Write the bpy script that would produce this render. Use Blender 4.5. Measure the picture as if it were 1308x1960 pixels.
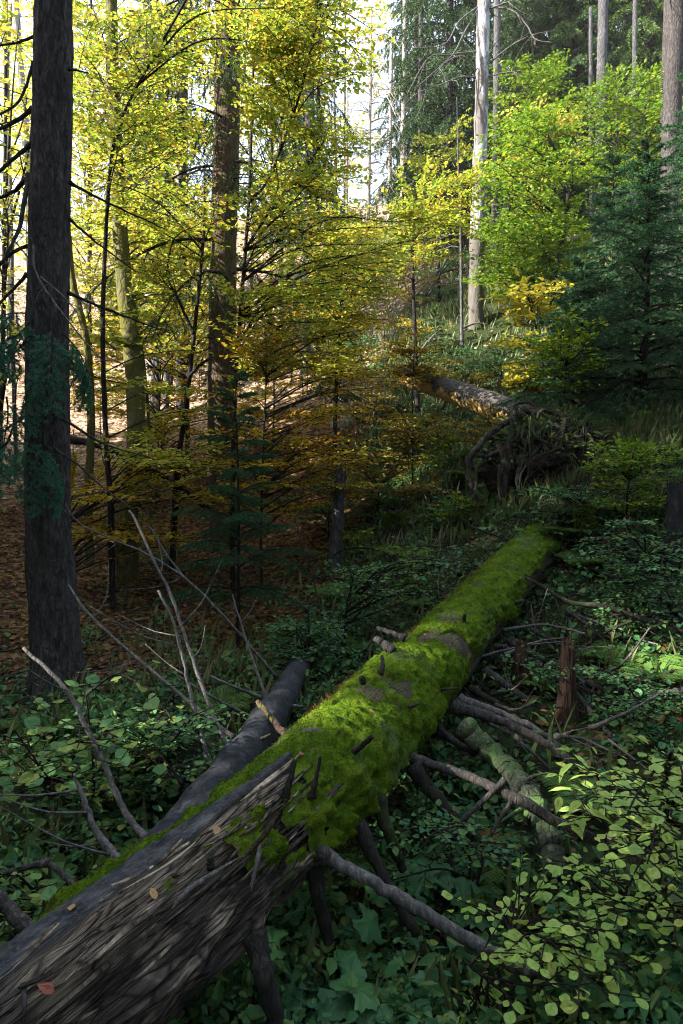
import bpy, math, random
import numpy as np
from math import radians, sin, cos, pi, atan2, sqrt
for o in list(bpy.data.objects): bpy.data.objects.remove(o)
SC = bpy.context.scene
COL = SC.collection
# ------------------------------------------------------------------ camera, sky, sun, exposure
EYE = 1.7; PITCH = radians(-3.5); F = 24/36*1960
cam = bpy.data.cameras.new('camera'); cam.sensor_fit = 'VERTICAL'; cam.sensor_height = 36; cam.sensor_width = 24
cam.lens = 24; cam.clip_end = 600; cam.clip_start = .05
co = bpy.data.objects.new('camera', cam); COL.objects.link(co)
co.location = (0, 0, EYE); co.rotation_euler = (pi/2+PITCH, 0, 0); SC.camera = co
SUN = np.array([-.80, -.22, .50]); SUN = SUN/np.linalg.norm(SUN)
W = bpy.data.worlds.new("World"); SC.world = W; W.use_nodes = True
nt = W.node_tree; bg = nt.nodes['Background']
sk = nt.nodes.new('ShaderNodeTexSky'); sk.sky_type = 'NISHITA'; sk.sun_disc = False
sk.sun_elevation = math.asin(SUN[2]); sk.sun_rotation = atan2(SUN[0], SUN[1])
sk.air_density = 1.0; sk.dust_density = 4.0
wt = nt.nodes.new('ShaderNodeTexCoord'); wn = nt.nodes.new('ShaderNodeTexNoise'); wn.inputs['Scale'].default_value = 2.2; wn.inputs['Detail'].default_value = 5
wr = nt.nodes.new('ShaderNodeValToRGB'); wr.color_ramp.elements[0].position = .36; wr.color_ramp.elements[0].color = (.25, .25, .25, 1); wr.color_ramp.elements[1].position = .62; wr.color_ramp.elements[1].color = (.85, .85, .85, 1)
wm_ = nt.nodes.new('ShaderNodeMix'); wm_.data_type = 'RGBA'; wm_.inputs[7].default_value = (4.4, 5.2, 6.3, 1)      # bluish-white cloud added to whiten the sky and cool the shade
nt.links.new(wt.outputs['Generated'], wn.inputs['Vector']); nt.links.new(wn.outputs[0], wr.inputs[0]); nt.links.new(wr.outputs[0], wm_.inputs[0]); nt.links.new(sk.outputs[0], wm_.inputs[6])
nt.links.new(wm_.outputs[2], bg.inputs[0]); bg.inputs[1].default_value = .10
sl = bpy.data.lights.new('sun', 'SUN'); sl.energy = 5.0; sl.angle = radians(.5); sl.color = (1, .95, .86)
so = bpy.data.objects.new('sun', sl); COL.objects.link(so); so.location = (-30, -8, 40)
so.rotation_euler = (math.acos(SUN[2]), 0, atan2(SUN[1], SUN[0])+pi/2)
SC.view_settings.view_transform = 'Standard'; SC.view_settings.look = 'None'
SC.view_settings.gamma = 1; SC.view_settings.exposure = 2.35
SC.cycles.max_bounces = 6; SC.cycles.diffuse_bounces = 3; SC.cycles.glossy_bounces = 2; SC.cycles.transmission_bounces = 3
SC.cycles.use_denoising = True; SC.cycles.filter_width = 1.1; SC.cycles.denoising_prefilter = 'NONE'; SC.cycles.sample_clamp_indirect = 4
# ------------------------------------------------------------------ helpers
rng = np.random.default_rng(7)
R = lambda a=0., b=1.: float(rng.uniform(a, b))
A = np.array
def nrm(v): return v/np.maximum(np.linalg.norm(v, axis=-1, keepdims=True), 1e-9)
def P(px, py, d):
    u = (px-654)/F; v = (980-py)/F; c, s = cos(PITCH), sin(PITCH)
    y = c-s*v; k = d/y
    return A([u*k, d, EYE+(s+c*v)*k])
def PX(l, d0=None, d1=None):
    n = len(l); out = []
    for i, q in enumerate(l):
        d = q[2] if len(q) > 2 else d0+(d1-d0)*i/max(1, n-1)
        out.append(P(q[0], q[1], d))
    return A(out)
def _h(i, j, k):
    h = (i.astype(np.uint32)*np.uint32(374761393)+j.astype(np.uint32)*np.uint32(668265263)+k.astype(np.uint32)*np.uint32(1274126177))
    h = (h ^ (h >> np.uint32(13)))*np.uint32(1274126177); h = h ^ (h >> np.uint32(16))
    return h.astype(np.float64)/4294967295*2-1
def vn(p):
    p = np.asarray(p, float); i = np.floor(p).astype(np.int64); f = p-i; f = f*f*(3-2*f); r = 0
    for a in (0, 1):
        for b in (0, 1):
            for c in (0, 1):
                w = (f[..., 0] if a else 1-f[..., 0])*(f[..., 1] if b else 1-f[..., 1])*(f[..., 2] if c else 1-f[..., 2])
                r = r+w*_h(i[..., 0]+a+9000, i[..., 1]+b+9000, i[..., 2]+c+9000)
    return r
def fbm(p, o=4, g=.5):
    p = np.asarray(p, float); r = 0; a = 1
    for k in range(o): r = r+a*vn(p*2**k+k*17.3); a *= g
    return r
def sst(a, b, x):
    t = np.clip((x-a)/(b-a), 0, 1); return t*t*(3-2*t)
def spline(c, n):
    c = np.asarray(c, float); m = len(c)
    if m == 2: return c[0]+(c[1]-c[0])*np.linspace(0, 1, n)[:, None]
    e = np.vstack([2*c[0]-c[1], c, 2*c[-1]-c[-2]])
    L = np.concatenate([[0], np.cumsum(np.linalg.norm(np.diff(c[:, :3], axis=0), axis=1))])
    t = np.interp(np.linspace(0, L[-1], n), L, np.arange(m)); i = np.minimum(t.astype(int), m-2); f = (t-i)[:, None]
    p0, p1, p2, p3 = e[i], e[i+1], e[i+2], e[i+3]
    return .5*(2*p1+(p2-p0)*f+(2*p0-5*p1+4*p2-p3)*f**2+(3*p1-p0-3*p2+p3)*f**3)
class MB:
    def __init__(s): s.v = []; s.n = 0; s.f = []; s.a = []; s.hasa = False
    def add(s, v, fs, mat=0, a=None, smooth=False):
        v = np.asarray(v, float).reshape(-1, 3)
        for f in fs:
            if len(f): s.f.append((np.asarray(f, np.int64)+s.n, mat, smooth))
        s.v.append(v); s.n += len(v)
        if a is not None: s.hasa = True
        s.a.append(np.zeros((len(v), 3)) if a is None else np.asarray(a, float).reshape(-1, 3))
    def build(s, name, mats, parent=None):
        me = bpy.data.meshes.new(name)
        v = np.vstack(s.v)
        q = parent
        while q is not None: v = v-A(q.location); q = q.parent
        me.vertices.add(len(v)); me.vertices.foreach_set('co', v.astype(np.float32).ravel())
        lp = np.concatenate([f.ravel() for f, m, q in s.f]); k = np.concatenate([np.full(len(f), f.shape[1]) for f, m, q in s.f])
        me.loops.add(len(lp)); me.loops.foreach_set('vertex_index', lp.astype(np.int32))
        me.polygons.add(len(k)); me.polygons.foreach_set('loop_start', np.concatenate([[0], np.cumsum(k)[:-1]]).astype(np.int32))
        me.polygons.foreach_set('material_index', np.concatenate([np.full(len(f), m) for f, m, q in s.f]).astype(np.int32))
        me.polygons.foreach_set('use_smooth', np.concatenate([np.full(len(f), q) for f, m, q in s.f]))
        for m in (mats if isinstance(mats, (list, tuple)) else [mats]): me.materials.append(m)
        if s.hasa:
            at = me.attributes.new('a', 'FLOAT_VECTOR', 'POINT'); at.data.foreach_set('vector', np.vstack(s.a).astype(np.float32).ravel())
        me.update(calc_edges=True)
        o = bpy.data.objects.new(name, me); COL.objects.link(o)
        if parent is not None: o.parent = parent
        return o
def tag(o, label=None, cat=None, group=None, kind=None):
    if label: o['label'] = label
    if cat: o['category'] = cat
    if group: o['group'] = group
    if kind: o['kind'] = kind
    return o
def thing(name, label, cat, loc, group=None):
    o = bpy.data.objects.new(name, None); COL.objects.link(o); o.location = [float(q) for q in loc]; o.empty_display_size = .2
    return tag(o, label, cat, group)
def tube(mb, pts, rad, segs=8, mat=0, rough=0, cap=True, f=6, smooth=True, seed=0):
    pts = np.asarray(pts, float); n = len(pts); rad = np.broadcast_to(np.asarray(rad, float), (n,))
    T = nrm(np.gradient(pts, axis=0)); U = np.zeros((n, 3))
    u = np.cross(T[0], [0, 0, 1.]); u = u if np.linalg.norm(u) > .1 else np.cross(T[0], [0, 1., 0]); u = u/np.linalg.norm(u)
    for i in range(n):
        u = u-T[i]*(u@T[i]); u = u/max(1e-9, np.linalg.norm(u)); U[i] = u
    B = np.cross(T, U); a = np.arange(segs)*2*pi/segs
    D = U[:, None]*np.cos(a)[None, :, None]+B[:, None]*np.sin(a)[None, :, None]
    rr = rad[:, None]*np.ones(segs)
    if rough: rr = rr*(1+rough*fbm((pts[:, None]+D*rad[:, None, None])*f+seed, 3))
    V = pts[:, None]+D*rr[..., None]
    i, j = np.meshgrid(np.arange(n-1), np.arange(segs), indexing='ij'); j2 = (j+1) % segs
    q = np.stack([i*segs+j, i*segs+j2, (i+1)*segs+j2, (i+1)*segs+j], -1).reshape(-1, 4)
    fs = [q]
    if cap: fs += [np.arange(segs)[None, ::-1], (np.arange(segs)+(n-1)*segs)[None]]
    mb.add(V, fs, mat, None, smooth)
def segs3(mb, p0, p1, r, mat=0):
    p0 = np.asarray(p0); p1 = np.asarray(p1); n = len(p0)
    if not n: return
    d = nrm(p1-p0); u = nrm(np.cross(d, A([.3, .2, 1.]))); b = np.cross(d, u); r = np.broadcast_to(r, (n,))[:, None]
    V = np.zeros((n, 6, 3))
    for k in range(3):
        o = u*cos(k*2.094)+b*sin(k*2.094); V[:, k] = p0+o*r; V[:, 3+k] = p1+o*r*.45
    base = np.arange(n)[:, None]*6
    mb.add(V, [np.vstack([base+A([[k, (k+1) % 3, 3+(k+1) % 3, 3+k]]) for k in range(3)])], mat)
def tmpl(prof, nu=0, fold=.25, curl=.15, cols=None, serr=0):
    """leaf template: prof = [(u,halfwidth)...]"""
    if not nu:
        pr = [q for q in prof if q[1] > 0]; K = len(pr)
        v = [(0, 0, 0)]+[(u, w, fold*w-curl*u*u) for u, w in pr]+[(1, 0, -curl)]+[(u, -w, fold*w-curl*u*u) for u, w in reversed(pr)]
        return A(v), [A([list(range(0, K+2)), [0]+list(range(K+1, 2*K+2))])]
    cols = A([-1, -.5, 0, .5, 1.]); us = np.linspace(0, 1, nu+1); pu = [q[0] for q in prof]; pw = [q[1] for q in prof]; v = []
    for i, u in enumerate(us):
        w = max(.004, np.interp(u, pu, pw))*(1+serr*(i % 2))
        for c in cols: v.append((u-.06*abs(c)*w*2, c*w, fold*abs(c*w)*(1-.5*abs(c))-curl*u*u+.02*sin(9*u+5*c)))
    f = [[i*5+j, i*5+j+1, i*5+j+6, i*5+j+5] for i in range(nu) for j in range(4)]
    return A(v), [A(f)]
OVATE = [(0, 0), (.2, .27), (.48, .36), (.78, .22), (1, 0)]
ROUND = [(0, .0), (.06, .22), (.25, .42), (.5, .47), (.75, .36), (.92, .15), (1, 0)]
OBOV = [(0, 0), (.12, .10), (.35, .27), (.6, .38), (.8, .36), (.94, .18), (1, 0)]
LANCE = [(0, 0), (.25, .13), (.5, .16), (.8, .08), (1, 0)]
T_BEECH = tmpl(OVATE); T_FAR = tmpl([(.5, .36)]); T_LANCE = tmpl(LANCE)
T_HAZEL = tmpl(ROUND, 10, .25, .12, serr=.10); T_OBOV = tmpl(OBOV, 8, .3, .16, serr=.05); T_LN = tmpl([(0, .02), (.2, .14), (.45, .2), (.75, .12), (1, 0)], 8, .5, .3)
T_OV = tmpl(OVATE, 8, .35, .25); T_PINNA = tmpl([(0, .05), (.1, .12), (.16, .06), (.26, .13), (.32, .06), (.42, .115), (.5, .05), (.6, .09), (.68, .04), (.78, .06), (.86, .025), (1, 0)], 0, .15, .1)
def palm():
    v = [(.25, 0, 0)]; ring = 40; f = []
    for q in (.35, .7, 1.):
        for i in range(ring):
            a = pi-(i+.5)/ring*2*pi; lob = .55+.24*abs(cos(2.5*a))**.8+.045*cos(17*a)
            if abs(a) > 2.6: lob *= .5
            r = lob*q; v.append((.25+r*cos(a), r*sin(a), -.22*r**2+.05*r*cos(5*a)+.02*r*cos(10*a)))
    t = [[0, 1+i, 1+(i+1) % ring] for i in range(ring)]
    for k in (0, 1): f += [[1+k*ring+i, 1+(k+1)*ring+i, 1+(k+1)*ring+(i+1) % ring, 1+k*ring+(i+1) % ring] for i in range(ring)]
    return A(v), [A(t), A(f)]
T_PALM = palm()
def leaves(mb, T, pos, d, up, size, wid=1., mat=0):
    pos = np.asarray(pos, float); N = len(pos)
    if not N: return
    d = nrm(np.asarray(d, float)); up = np.asarray(up, float); s = nrm(np.cross(up, d)); w = np.cross(d, s)
    size = np.broadcast_to(size, (N,))[:, None, None]; wid = np.broadcast_to(wid, (N,))[:, None, None]
    t = T[0][None]
    V = pos[:, None]+size*(t[..., 0:1]*d[:, None]+t[..., 1:2]*wid*s[:, None]+t[..., 2:3]*w[:, None])
    K = len(T[0]); off = (np.arange(N)*K)[:, None, None]
    mb.add(V, [(f[None]+off).reshape(-1, f.shape[1]) for f in T[1]], mat, np.broadcast_to(t, (N, K, 3)), False)
# ------------------------------------------------------------------ materials
class NB:
    def __init__(s, name):
        s.m = bpy.data.materials.new(name); s.m.use_nodes = True; s.t = s.m.node_tree
        for n in list(s.t.nodes): s.t.nodes.remove(n)
        s.out = s.N('ShaderNodeOutputMaterial'); s.tc = s.N('ShaderNodeTexCoord'); s.geo = s.N('ShaderNodeNewGeometry')
    def N(s, t, **k):
        n = s.t.nodes.new(t)
        for a, b in k.items(): setattr(n, a, b)
        return n
    def L(s, a, b): s.t.links.new(a, b)
    def set(s, n, i, v):
        if hasattr(v, 'links'): s.L(v, n.inputs[i])
        else: n.inputs[i].default_value = v
    def map(s, sc, vec=None):
        n = s.N('ShaderNodeMapping'); s.L(vec or s.tc.outputs['Object'], n.inputs[0]); n.inputs['Scale'].default_value = sc; return n.outputs[0]
    def noise(s, scale, det=4, ro=.55, vec=None, dist=0):
        n = s.N('ShaderNodeTexNoise'); s.L(vec or s.tc.outputs['Object'], n.inputs['Vector'])
        n.inputs['Scale'].default_value = scale; n.inputs['Detail'].default_value = det; n.inputs['Roughness'].default_value = ro; n.inputs['Distortion'].default_value = dist
        return n.outputs[0]
    def voro(s, scale, vec=None, feat='F1', out=0, rnd=1):
        n = s.N('ShaderNodeTexVoronoi', feature=feat); s.L(vec or s.tc.outputs['Object'], n.inputs['Vector']); n.inputs['Scale'].default_value = scale
        n.inputs['Randomness'].default_value = rnd; return n.outputs[out]
    def ramp(s, fac, st):
        n = s.N('ShaderNodeValToRGB'); s.L(fac, n.inputs[0]); e = n.color_ramp.elements
        while len(e) < len(st): e.new(.5)
        for q, (p, c) in zip(e, st): q.position = p; q.color = (*c, 1) if not isinstance(c, (int, float)) else (c, c, c, 1)
        return n.outputs[0]
    def mix(s, f, a, b, mode='MIX'):
        n = s.N('ShaderNodeMix', data_type='RGBA', blend_type=mode); s.set(n, 0, f)
        for i, c in ((6, a), (7, b)): s.set(n, i, c if hasattr(c, 'links') else (*c, 1))
        return n.outputs[2]
    def math(s, op, a, b=0.):
        n = s.N('ShaderNodeMath', operation=op); s.set(n, 0, a); s.set(n, 1, b); return n.outputs[0]
    def attr(s, i=None):
        n = s.N('ShaderNodeAttribute', attribute_name='a')
        if i is None: return n.outputs['Vector']
        x = s.N('ShaderNodeSeparateXYZ'); s.L(n.outputs['Vector'], x.inputs[0]); return x.outputs[i]
    def bsdf(s, col, rough=.8, bump=None, bs=.5, bd=.02, spec=.3, sheen=0):
        p = s.N('ShaderNodeBsdfPrincipled'); s.set(p, 'Base Color', col if hasattr(col, 'links') else (*col, 1)); s.set(p, 'Roughness', rough); s.set(p, 'Specular IOR Level', spec)
        if bump is not None:
            b = s.N('ShaderNodeBump'); b.inputs['Strength'].default_value = bs; b.inputs['Distance'].default_value = bd; s.L(bump, b.inputs['Height']); s.L(b.outputs[0], p.inputs['Normal'])
        return p
    def fin(s, sh): s.L(sh.outputs[0], s.out.inputs[0]); return s.m
def leafmat(name, cols, tr=.45, veins=False, rough=.5, spec=.25, patch=.35):
    b = NB(name); n = len(cols)
    f = b.math('ADD', b.math('MULTIPLY', b.geo.outputs['Random Per Island'], 1-patch), b.math('MULTIPLY', b.noise(1.3, 2), patch))
    c = b.ramp(f, [(.08+.84*i/max(1, n-1), q) for i, q in enumerate(cols)])
    c = b.mix(b.math('MULTIPLY', b.ramp(b.noise(55, 3), [(.52, 0.), (.72, 1.)]), .35), c, tuple(q*.55 for q in cols[-1]))
    bump = None
    if veins:
        u = b.attr(0); v = b.math('ABSOLUTE', b.attr(1))
        mid = b.ramp(v, [(.0, 1.), (.025, 0.)])
        sv = b.math('SINE', b.math('MULTIPLY', b.math('SUBTRACT', u, b.math('MULTIPLY', v, .8)), 62.))
        ve = b.math('MAXIMUM', mid, b.math('MULTIPLY', b.ramp(sv, [(.8, 0.), (1., 1.)]), .6))
        c = b.mix(b.math('MULTIPLY', ve, .35), c, tuple(min(1, q*1.7+.02) for q in cols[0])); bump = ve
    p = b.bsdf(c, rough, bump, .4, .002, spec); t = b.N('ShaderNodeBsdfTranslucent'); b.L(c, t.inputs[0])
    x = b.N('ShaderNodeMixShader'); x.inputs[0].default_value = tr; b.L(p.outputs[0], x.inputs[1]); b.L(t.outputs[0], x.inputs[2])
    return b.fin(x)
def barkmat(name, c0, c1, c2, zs=.35, sc=26, moss=0, mcol=(.05, .06, .01), bd=.02, patch=None, low=0):
    b = NB(name); v = b.map((1, 1, zs)); h = b.noise(sc, 5, .65, v, .6); vo = b.voro(sc*1.6, v)
    pl = b.ramp(b.voro(sc*1.1, b.map((1, 1, zs*.75)), 'DISTANCE_TO_EDGE'), [(0., 0.), (.16, 1.)]); hf = b.noise(sc*4.5, 4, .7, v); hh = b.math('ADD', b.math('SUBTRACT', h, b.math('MULTIPLY', vo, .35)), b.math('ADD', b.math('MULTIPLY', pl, .35), b.math('MULTIPLY', hf, .4)))
    hc = b.math('ADD', b.math('MULTIPLY', h, .65), b.math('MULTIPLY', hf, .35)); c = b.ramp(hc, [(.36, c0), (.5, c1), (.62, c2)]); c = b.mix(b.math('MULTIPLY', b.math('SUBTRACT', 1., pl), .55), c, c0)
    c = b.mix(b.ramp(b.noise(3.5, 3), [(.4, 0.), (.7, .6)]), c, tuple(q*.6 for q in c1))
    if patch: c = b.mix(b.ramp(b.noise(2.2, 6, .7, b.map((1.4, 1.4, .5))), [(.47, 0.), (.51, 1.)]), c, patch)
    if low:
        z = b.N('ShaderNodeSeparateXYZ'); b.L(b.tc.outputs['Object'], z.inputs[0]); c = b.mix(b.ramp(b.math('ADD', b.math('MULTIPLY', z.outputs[2], .1), b.math('MULTIPLY', b.noise(3, 5, .65), .12)), [(low*.1+.03, .92), (low*.1+.09, 0.)]), c, (.085, .075, .062))
    if moss: c = b.mix(b.ramp(b.noise(4, 5, .65), [(.62-moss*.3, 0.), (.74-moss*.3, 1.)]), c, mcol)
    return b.fin(b.bsdf(c, .9, hh, .9, bd, .15))
M = {}
M['beech'] = leafmat('beech_leaf', [(.18, .30, .03), (.27, .37, .035), (.38, .42, .04), (.48, .42, .045), (.52, .28, .03)], .5)
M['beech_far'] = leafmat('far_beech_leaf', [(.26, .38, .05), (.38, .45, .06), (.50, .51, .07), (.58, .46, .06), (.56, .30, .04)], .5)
M['beech_green'] = leafmat('green_beech_leaf', [(.07, .17, .012), (.11, .22, .012), (.18, .27, .015), (.34, .33, .015)], .5)
M['yellow'] = leafmat('yellow_shrub_leaf', [(.30, .34, .02), (.50, .45, .03), (.55, .40, .04), (.2, .28, .02)], .45)
M['orange'] = leafmat('orange_leaf', [(.24, .30, .012), (.38, .36, .012), (.46, .33, .015), (.50, .24, .012), (.34, .12, .01)], .45)
M['copper'] = leafmat('copper_leaf', [(.20, .25, .03), (.30, .26, .03), (.28, .15, .025), (.20, .26, .04)], .42)
M['hazel'] = leafmat('hazel_leaf', [(.07, .19, .06), (.11, .25, .075), (.19, .30, .06), (.32, .30, .05)], .38, True, .45, .35)
M['shrub'] = leafmat('shrub_leaf', [(.22, .38, .06), (.30, .46, .08), (.38, .52, .10), (.46, .47, .07)], .38, True, .4, .5)
M['broad'] = leafmat('broad_leaf', [(.04, .14, .05), (.06, .18, .06), (.08, .19, .05)], .3, True, .45, .35)
M['herb'] = leafmat('herb_leaf', [(.032, .115, .05), (.05, .16, .06), (.09, .20, .05), (.17, .20, .045)], .38)
M['fern'] = leafmat('fern_leaf', [(.06, .16, .03), (.10, .20, .035), (.16, .22, .03)], .4)
M['fern_brown'] = leafmat('brown_fern_leaf', [(.28, .2, .05), (.2, .12, .04), (.2, .2, .04)], .4)
M['grass'] = leafmat('grass_blade', [(.06, .12, .035), (.11, .17, .05), (.18, .20, .08), (.30, .26, .13)], .35)
M['litter'] = leafmat('litter_leaf', [(.20, .10, .028), (.14, .06, .016), (.08, .036, .014), (.26, .15, .035), (.05, .026, .014)], .15, False, .7)
M['litter_sunlit'] = leafmat('sun_tinted_litter_leaf', [(.42, .30, .20), (.30, .18, .10), (.54, .43, .33), (.20, .10, .05)], .15, False, .7)  # litter colour lightened to paint in the far bank's sunlight
M['litter_dark'] = leafmat('dark_litter_leaf', [(.05, .032, .02), (.08, .05, .025), (.035, .025, .016), (.15, .09, .035)], .1, False, .7)  # darker litter tones for the leaves around the logs
M['red_leaf'] = leafmat('red_fallen_leaf', [(.20, .05, .03), (.26, .09, .05)], .1, True, .5)
M['tan_leaf'] = leafmat('tan_fallen_leaf', [(.32, .17, .06), (.38, .24, .10)], .1, True, .5)
M['needle'] = leafmat('spruce_needle', [(.03, .075, .022), (.05, .10, .03), (.07, .13, .03)], .2, False, .5, .3)
M['needle_blue'] = leafmat('blue_green_needle', [(.020, .085, .028), (.034, .115, .036), (.055, .14, .038)], .25, False, .5, .3)
M['needle_bough'] = leafmat('teal_bough_needle', [(.04, .16, .10), (.06, .20, .12), (.08, .23, .11)], .25, False, .5, .3)
M['needle_lit'] = leafmat('sunlit_needle', [(.05, .11, .022), (.08, .15, .03), (.13, .18, .035)], .25, False, .5, .3)  # lighter needle green, a sunlit tint put into the colour
M['needle_dry'] = leafmat('bleached_twig', [(.45, .40, .36), (.55, .5, .45)], .2, False, .7)
M['bark'] = barkmat('spruce_bark', (.02, .018, .017), (.062, .054, .052), (.12, .105, .10), .4, 24)
M['bark_brown'] = barkmat('brown_spruce_bark', (.03, .02, .014), (.10, .065, .045), (.17, .12, .085), .4, 22, .35, (.07, .08, .015))
M['bark_dim'] = barkmat('grey_brown_bark', (.02, .017, .015), (.052, .044, .038), (.10, .086, .075), .4, 22)
M['bark_grey'] = barkmat('grey_bark', (.035, .034, .036), (.085, .082, .085), (.16, .155, .16), .4, 20)
M['bark_pale'] = barkmat('pale_bark', (.2, .17, .15), (.34, .30, .27), (.5, .46, .42), .3, 14)
M['bark_silver'] = barkmat('silver_bark', (.20, .20, .21), (.36, .36, .375), (.52, .52, .53), .3, 12, 0, bd=.01, patch=(.12, .105, .10), low=1.9)
M['bark_moss'] = barkmat('mossy_beech_bark', (.05, .045, .025), (.12, .11, .04), (.17, .16, .06), .6, 10, .55, (.09, .085, .012))
M['stem'] = barkmat('dark_stem', (.012, .01, .009), (.03, .024, .02), (.06, .05, .04), .4, 30)
M['dead'] = barkmat('dead_branch', (.02, .018, .017), (.058, .051, .047), (.14, .125, .115), .25, 40, 0, bd=.006)
M['dead_pale'] = barkmat('pale_dead_branch', (.05, .046, .043), (.12, .112, .106), (.24, .225, .215), .25, 40, 0, bd=.004)
M['dead_dark'] = barkmat('dark_dead_branch', (.012, .011, .010), (.03, .026, .022), (.07, .06, .05), .25, 40, .22, (.03, .05, .01), bd=.006)
M['smooth_log'] = barkmat('grey_bare_log', (.016, .017, .02), (.034, .036, .041), (.066, .069, .076), .8, 14, .0, (.04, .06, .02), bd=.005)
M['lichen'] = barkmat('lichen_bark', (.025, .026, .018), (.065, .075, .05), (.13, .145, .10), .6, 26, .45, (.07, .12, .035), bd=.012)
M['redwood'] = barkmat('red_rotten_wood', (.018, .012, .009), (.065, .037, .027), (.13, .078, .055), .12, 40, .1, bd=.02)
M['root'] = barkmat('root_bark', (.014, .012, .010), (.05, .042, .034), (.11, .095, .08), .5, 24, .15, (.03, .05, .01))
def m_rot():
    b = NB('rotten_log_wood'); at = b.N('ShaderNodeAttribute', attribute_name='a').outputs['Vector']
    v = b.map((.8, 15., 1), at); h = b.noise(7, 8, .68, v, .3); h2 = b.noise(22, 6, .7, b.map((.35, 9., 1), at), .2)
    x = b.N('ShaderNodeSeparateXYZ'); b.L(at, x.inputs[0])
    hh = b.math('ADD', b.math('MULTIPLY', h, .55), b.math('MULTIPLY', h2, .45))
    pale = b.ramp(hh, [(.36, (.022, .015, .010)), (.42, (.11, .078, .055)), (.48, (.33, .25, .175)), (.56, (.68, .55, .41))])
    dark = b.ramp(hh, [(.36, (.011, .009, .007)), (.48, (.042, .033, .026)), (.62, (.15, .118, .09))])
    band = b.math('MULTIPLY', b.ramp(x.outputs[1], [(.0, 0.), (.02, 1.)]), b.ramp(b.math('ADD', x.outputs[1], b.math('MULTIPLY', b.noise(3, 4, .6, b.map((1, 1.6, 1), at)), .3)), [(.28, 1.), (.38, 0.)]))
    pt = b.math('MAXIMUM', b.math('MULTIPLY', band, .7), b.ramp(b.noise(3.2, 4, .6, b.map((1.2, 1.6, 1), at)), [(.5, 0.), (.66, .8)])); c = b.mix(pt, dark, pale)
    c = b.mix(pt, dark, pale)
    ck = b.ramp(b.voro(9, b.map((.55, 4.2, 1), at), 'DISTANCE_TO_EDGE'), [(.0, 1.), (.06, 0.)]); c = b.mix(b.math('MULTIPLY', ck, .8), c, (.008, .006, .005)); hh = b.math('SUBTRACT', hh, b.math('MULTIPLY', ck, .4))
    c = b.mix(b.ramp(b.noise(2.1, 5, .6), [(.52, 0.), (.62, .75)]), c, (.018, .019, .018)); c = b.mix(b.ramp(b.noise(6, 5, .6), [(.62, 0.), (.68, .8)]), c, (.05, .075, .02))
    bk = b.ramp(b.noise(14, 5, .6, b.map((1, 1.2, 1), at)), [(.34, (.022, .022, .026)), (.5, (.065, .066, .074)), (.64, (.13, .132, .14))]); bk = b.mix(b.math('MULTIPLY', b.ramp(b.noise(60, 4, .7), [(.5, 0.), (.66, 1.)]), .7), bk, (.16, .155, .15))
    far_ = b.ramp(b.math('MULTIPLY', x.outputs[0], .1), [(.215, 0.), (.225, 1.)]); bk = b.mix(far_, bk, b.ramp(b.noise(18, 6, .7), [(.35, (.03, .022, .016)), (.48, (.09, .065, .045)), (.56, (.07, .085, .025)), (.7, (.16, .13, .10))]))
    c = b.mix(x.outputs[2], c, bk)
    return b.fin(b.bsdf(c, .82, hh, 1., .03, .25))
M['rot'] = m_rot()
def m_moss():
    b = NB('moss'); n = b.noise(9, 5, .6); r = b.geo.outputs['Random Per Island']
    n = b.math('ADD', b.math('MULTIPLY', n, .6), b.math('MULTIPLY', b.noise(34, 4, .65), .4)); c = b.ramp(n, [(.36, (.04, .09, .004)), (.46, (.085, .16, .006)), (.55, (.15, .24, .010)), (.64, (.21, .26, .03)), (.72, (.20, .16, .05))])
    c = b.mix(b.math('MULTIPLY', r, .4), c, (.13, .21, .02))
    c = b.mix(b.ramp(b.noise(2.6, 4), [(.54, 0.), (.66, .6)]), c, (.15, .21, .10)); c = b.mix(b.ramp(b.noise(5.5, 5, .65, b.map((1, 1, 1.3))), [(.60, 0.), (.68, .7)]), c, (.085, .06, .03))
    p = b.bsdf(c, .9, b.noise(160, 3, .7), 1., .012, .1); t = b.N('ShaderNodeBsdfTranslucent'); b.L(c, t.inputs[0])
    x = b.N('ShaderNodeMixShader'); x.inputs[0].default_value = .25; b.L(p.outputs[0], x.inputs[1]); b.L(t.outputs[0], x.inputs[2])
    return b.fin(x)
M['moss'] = m_moss()
M['sprout'] = leafmat('moss_capsule_stem', [(.15, .07, .02), (.20, .12, .025)], .2)
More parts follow.
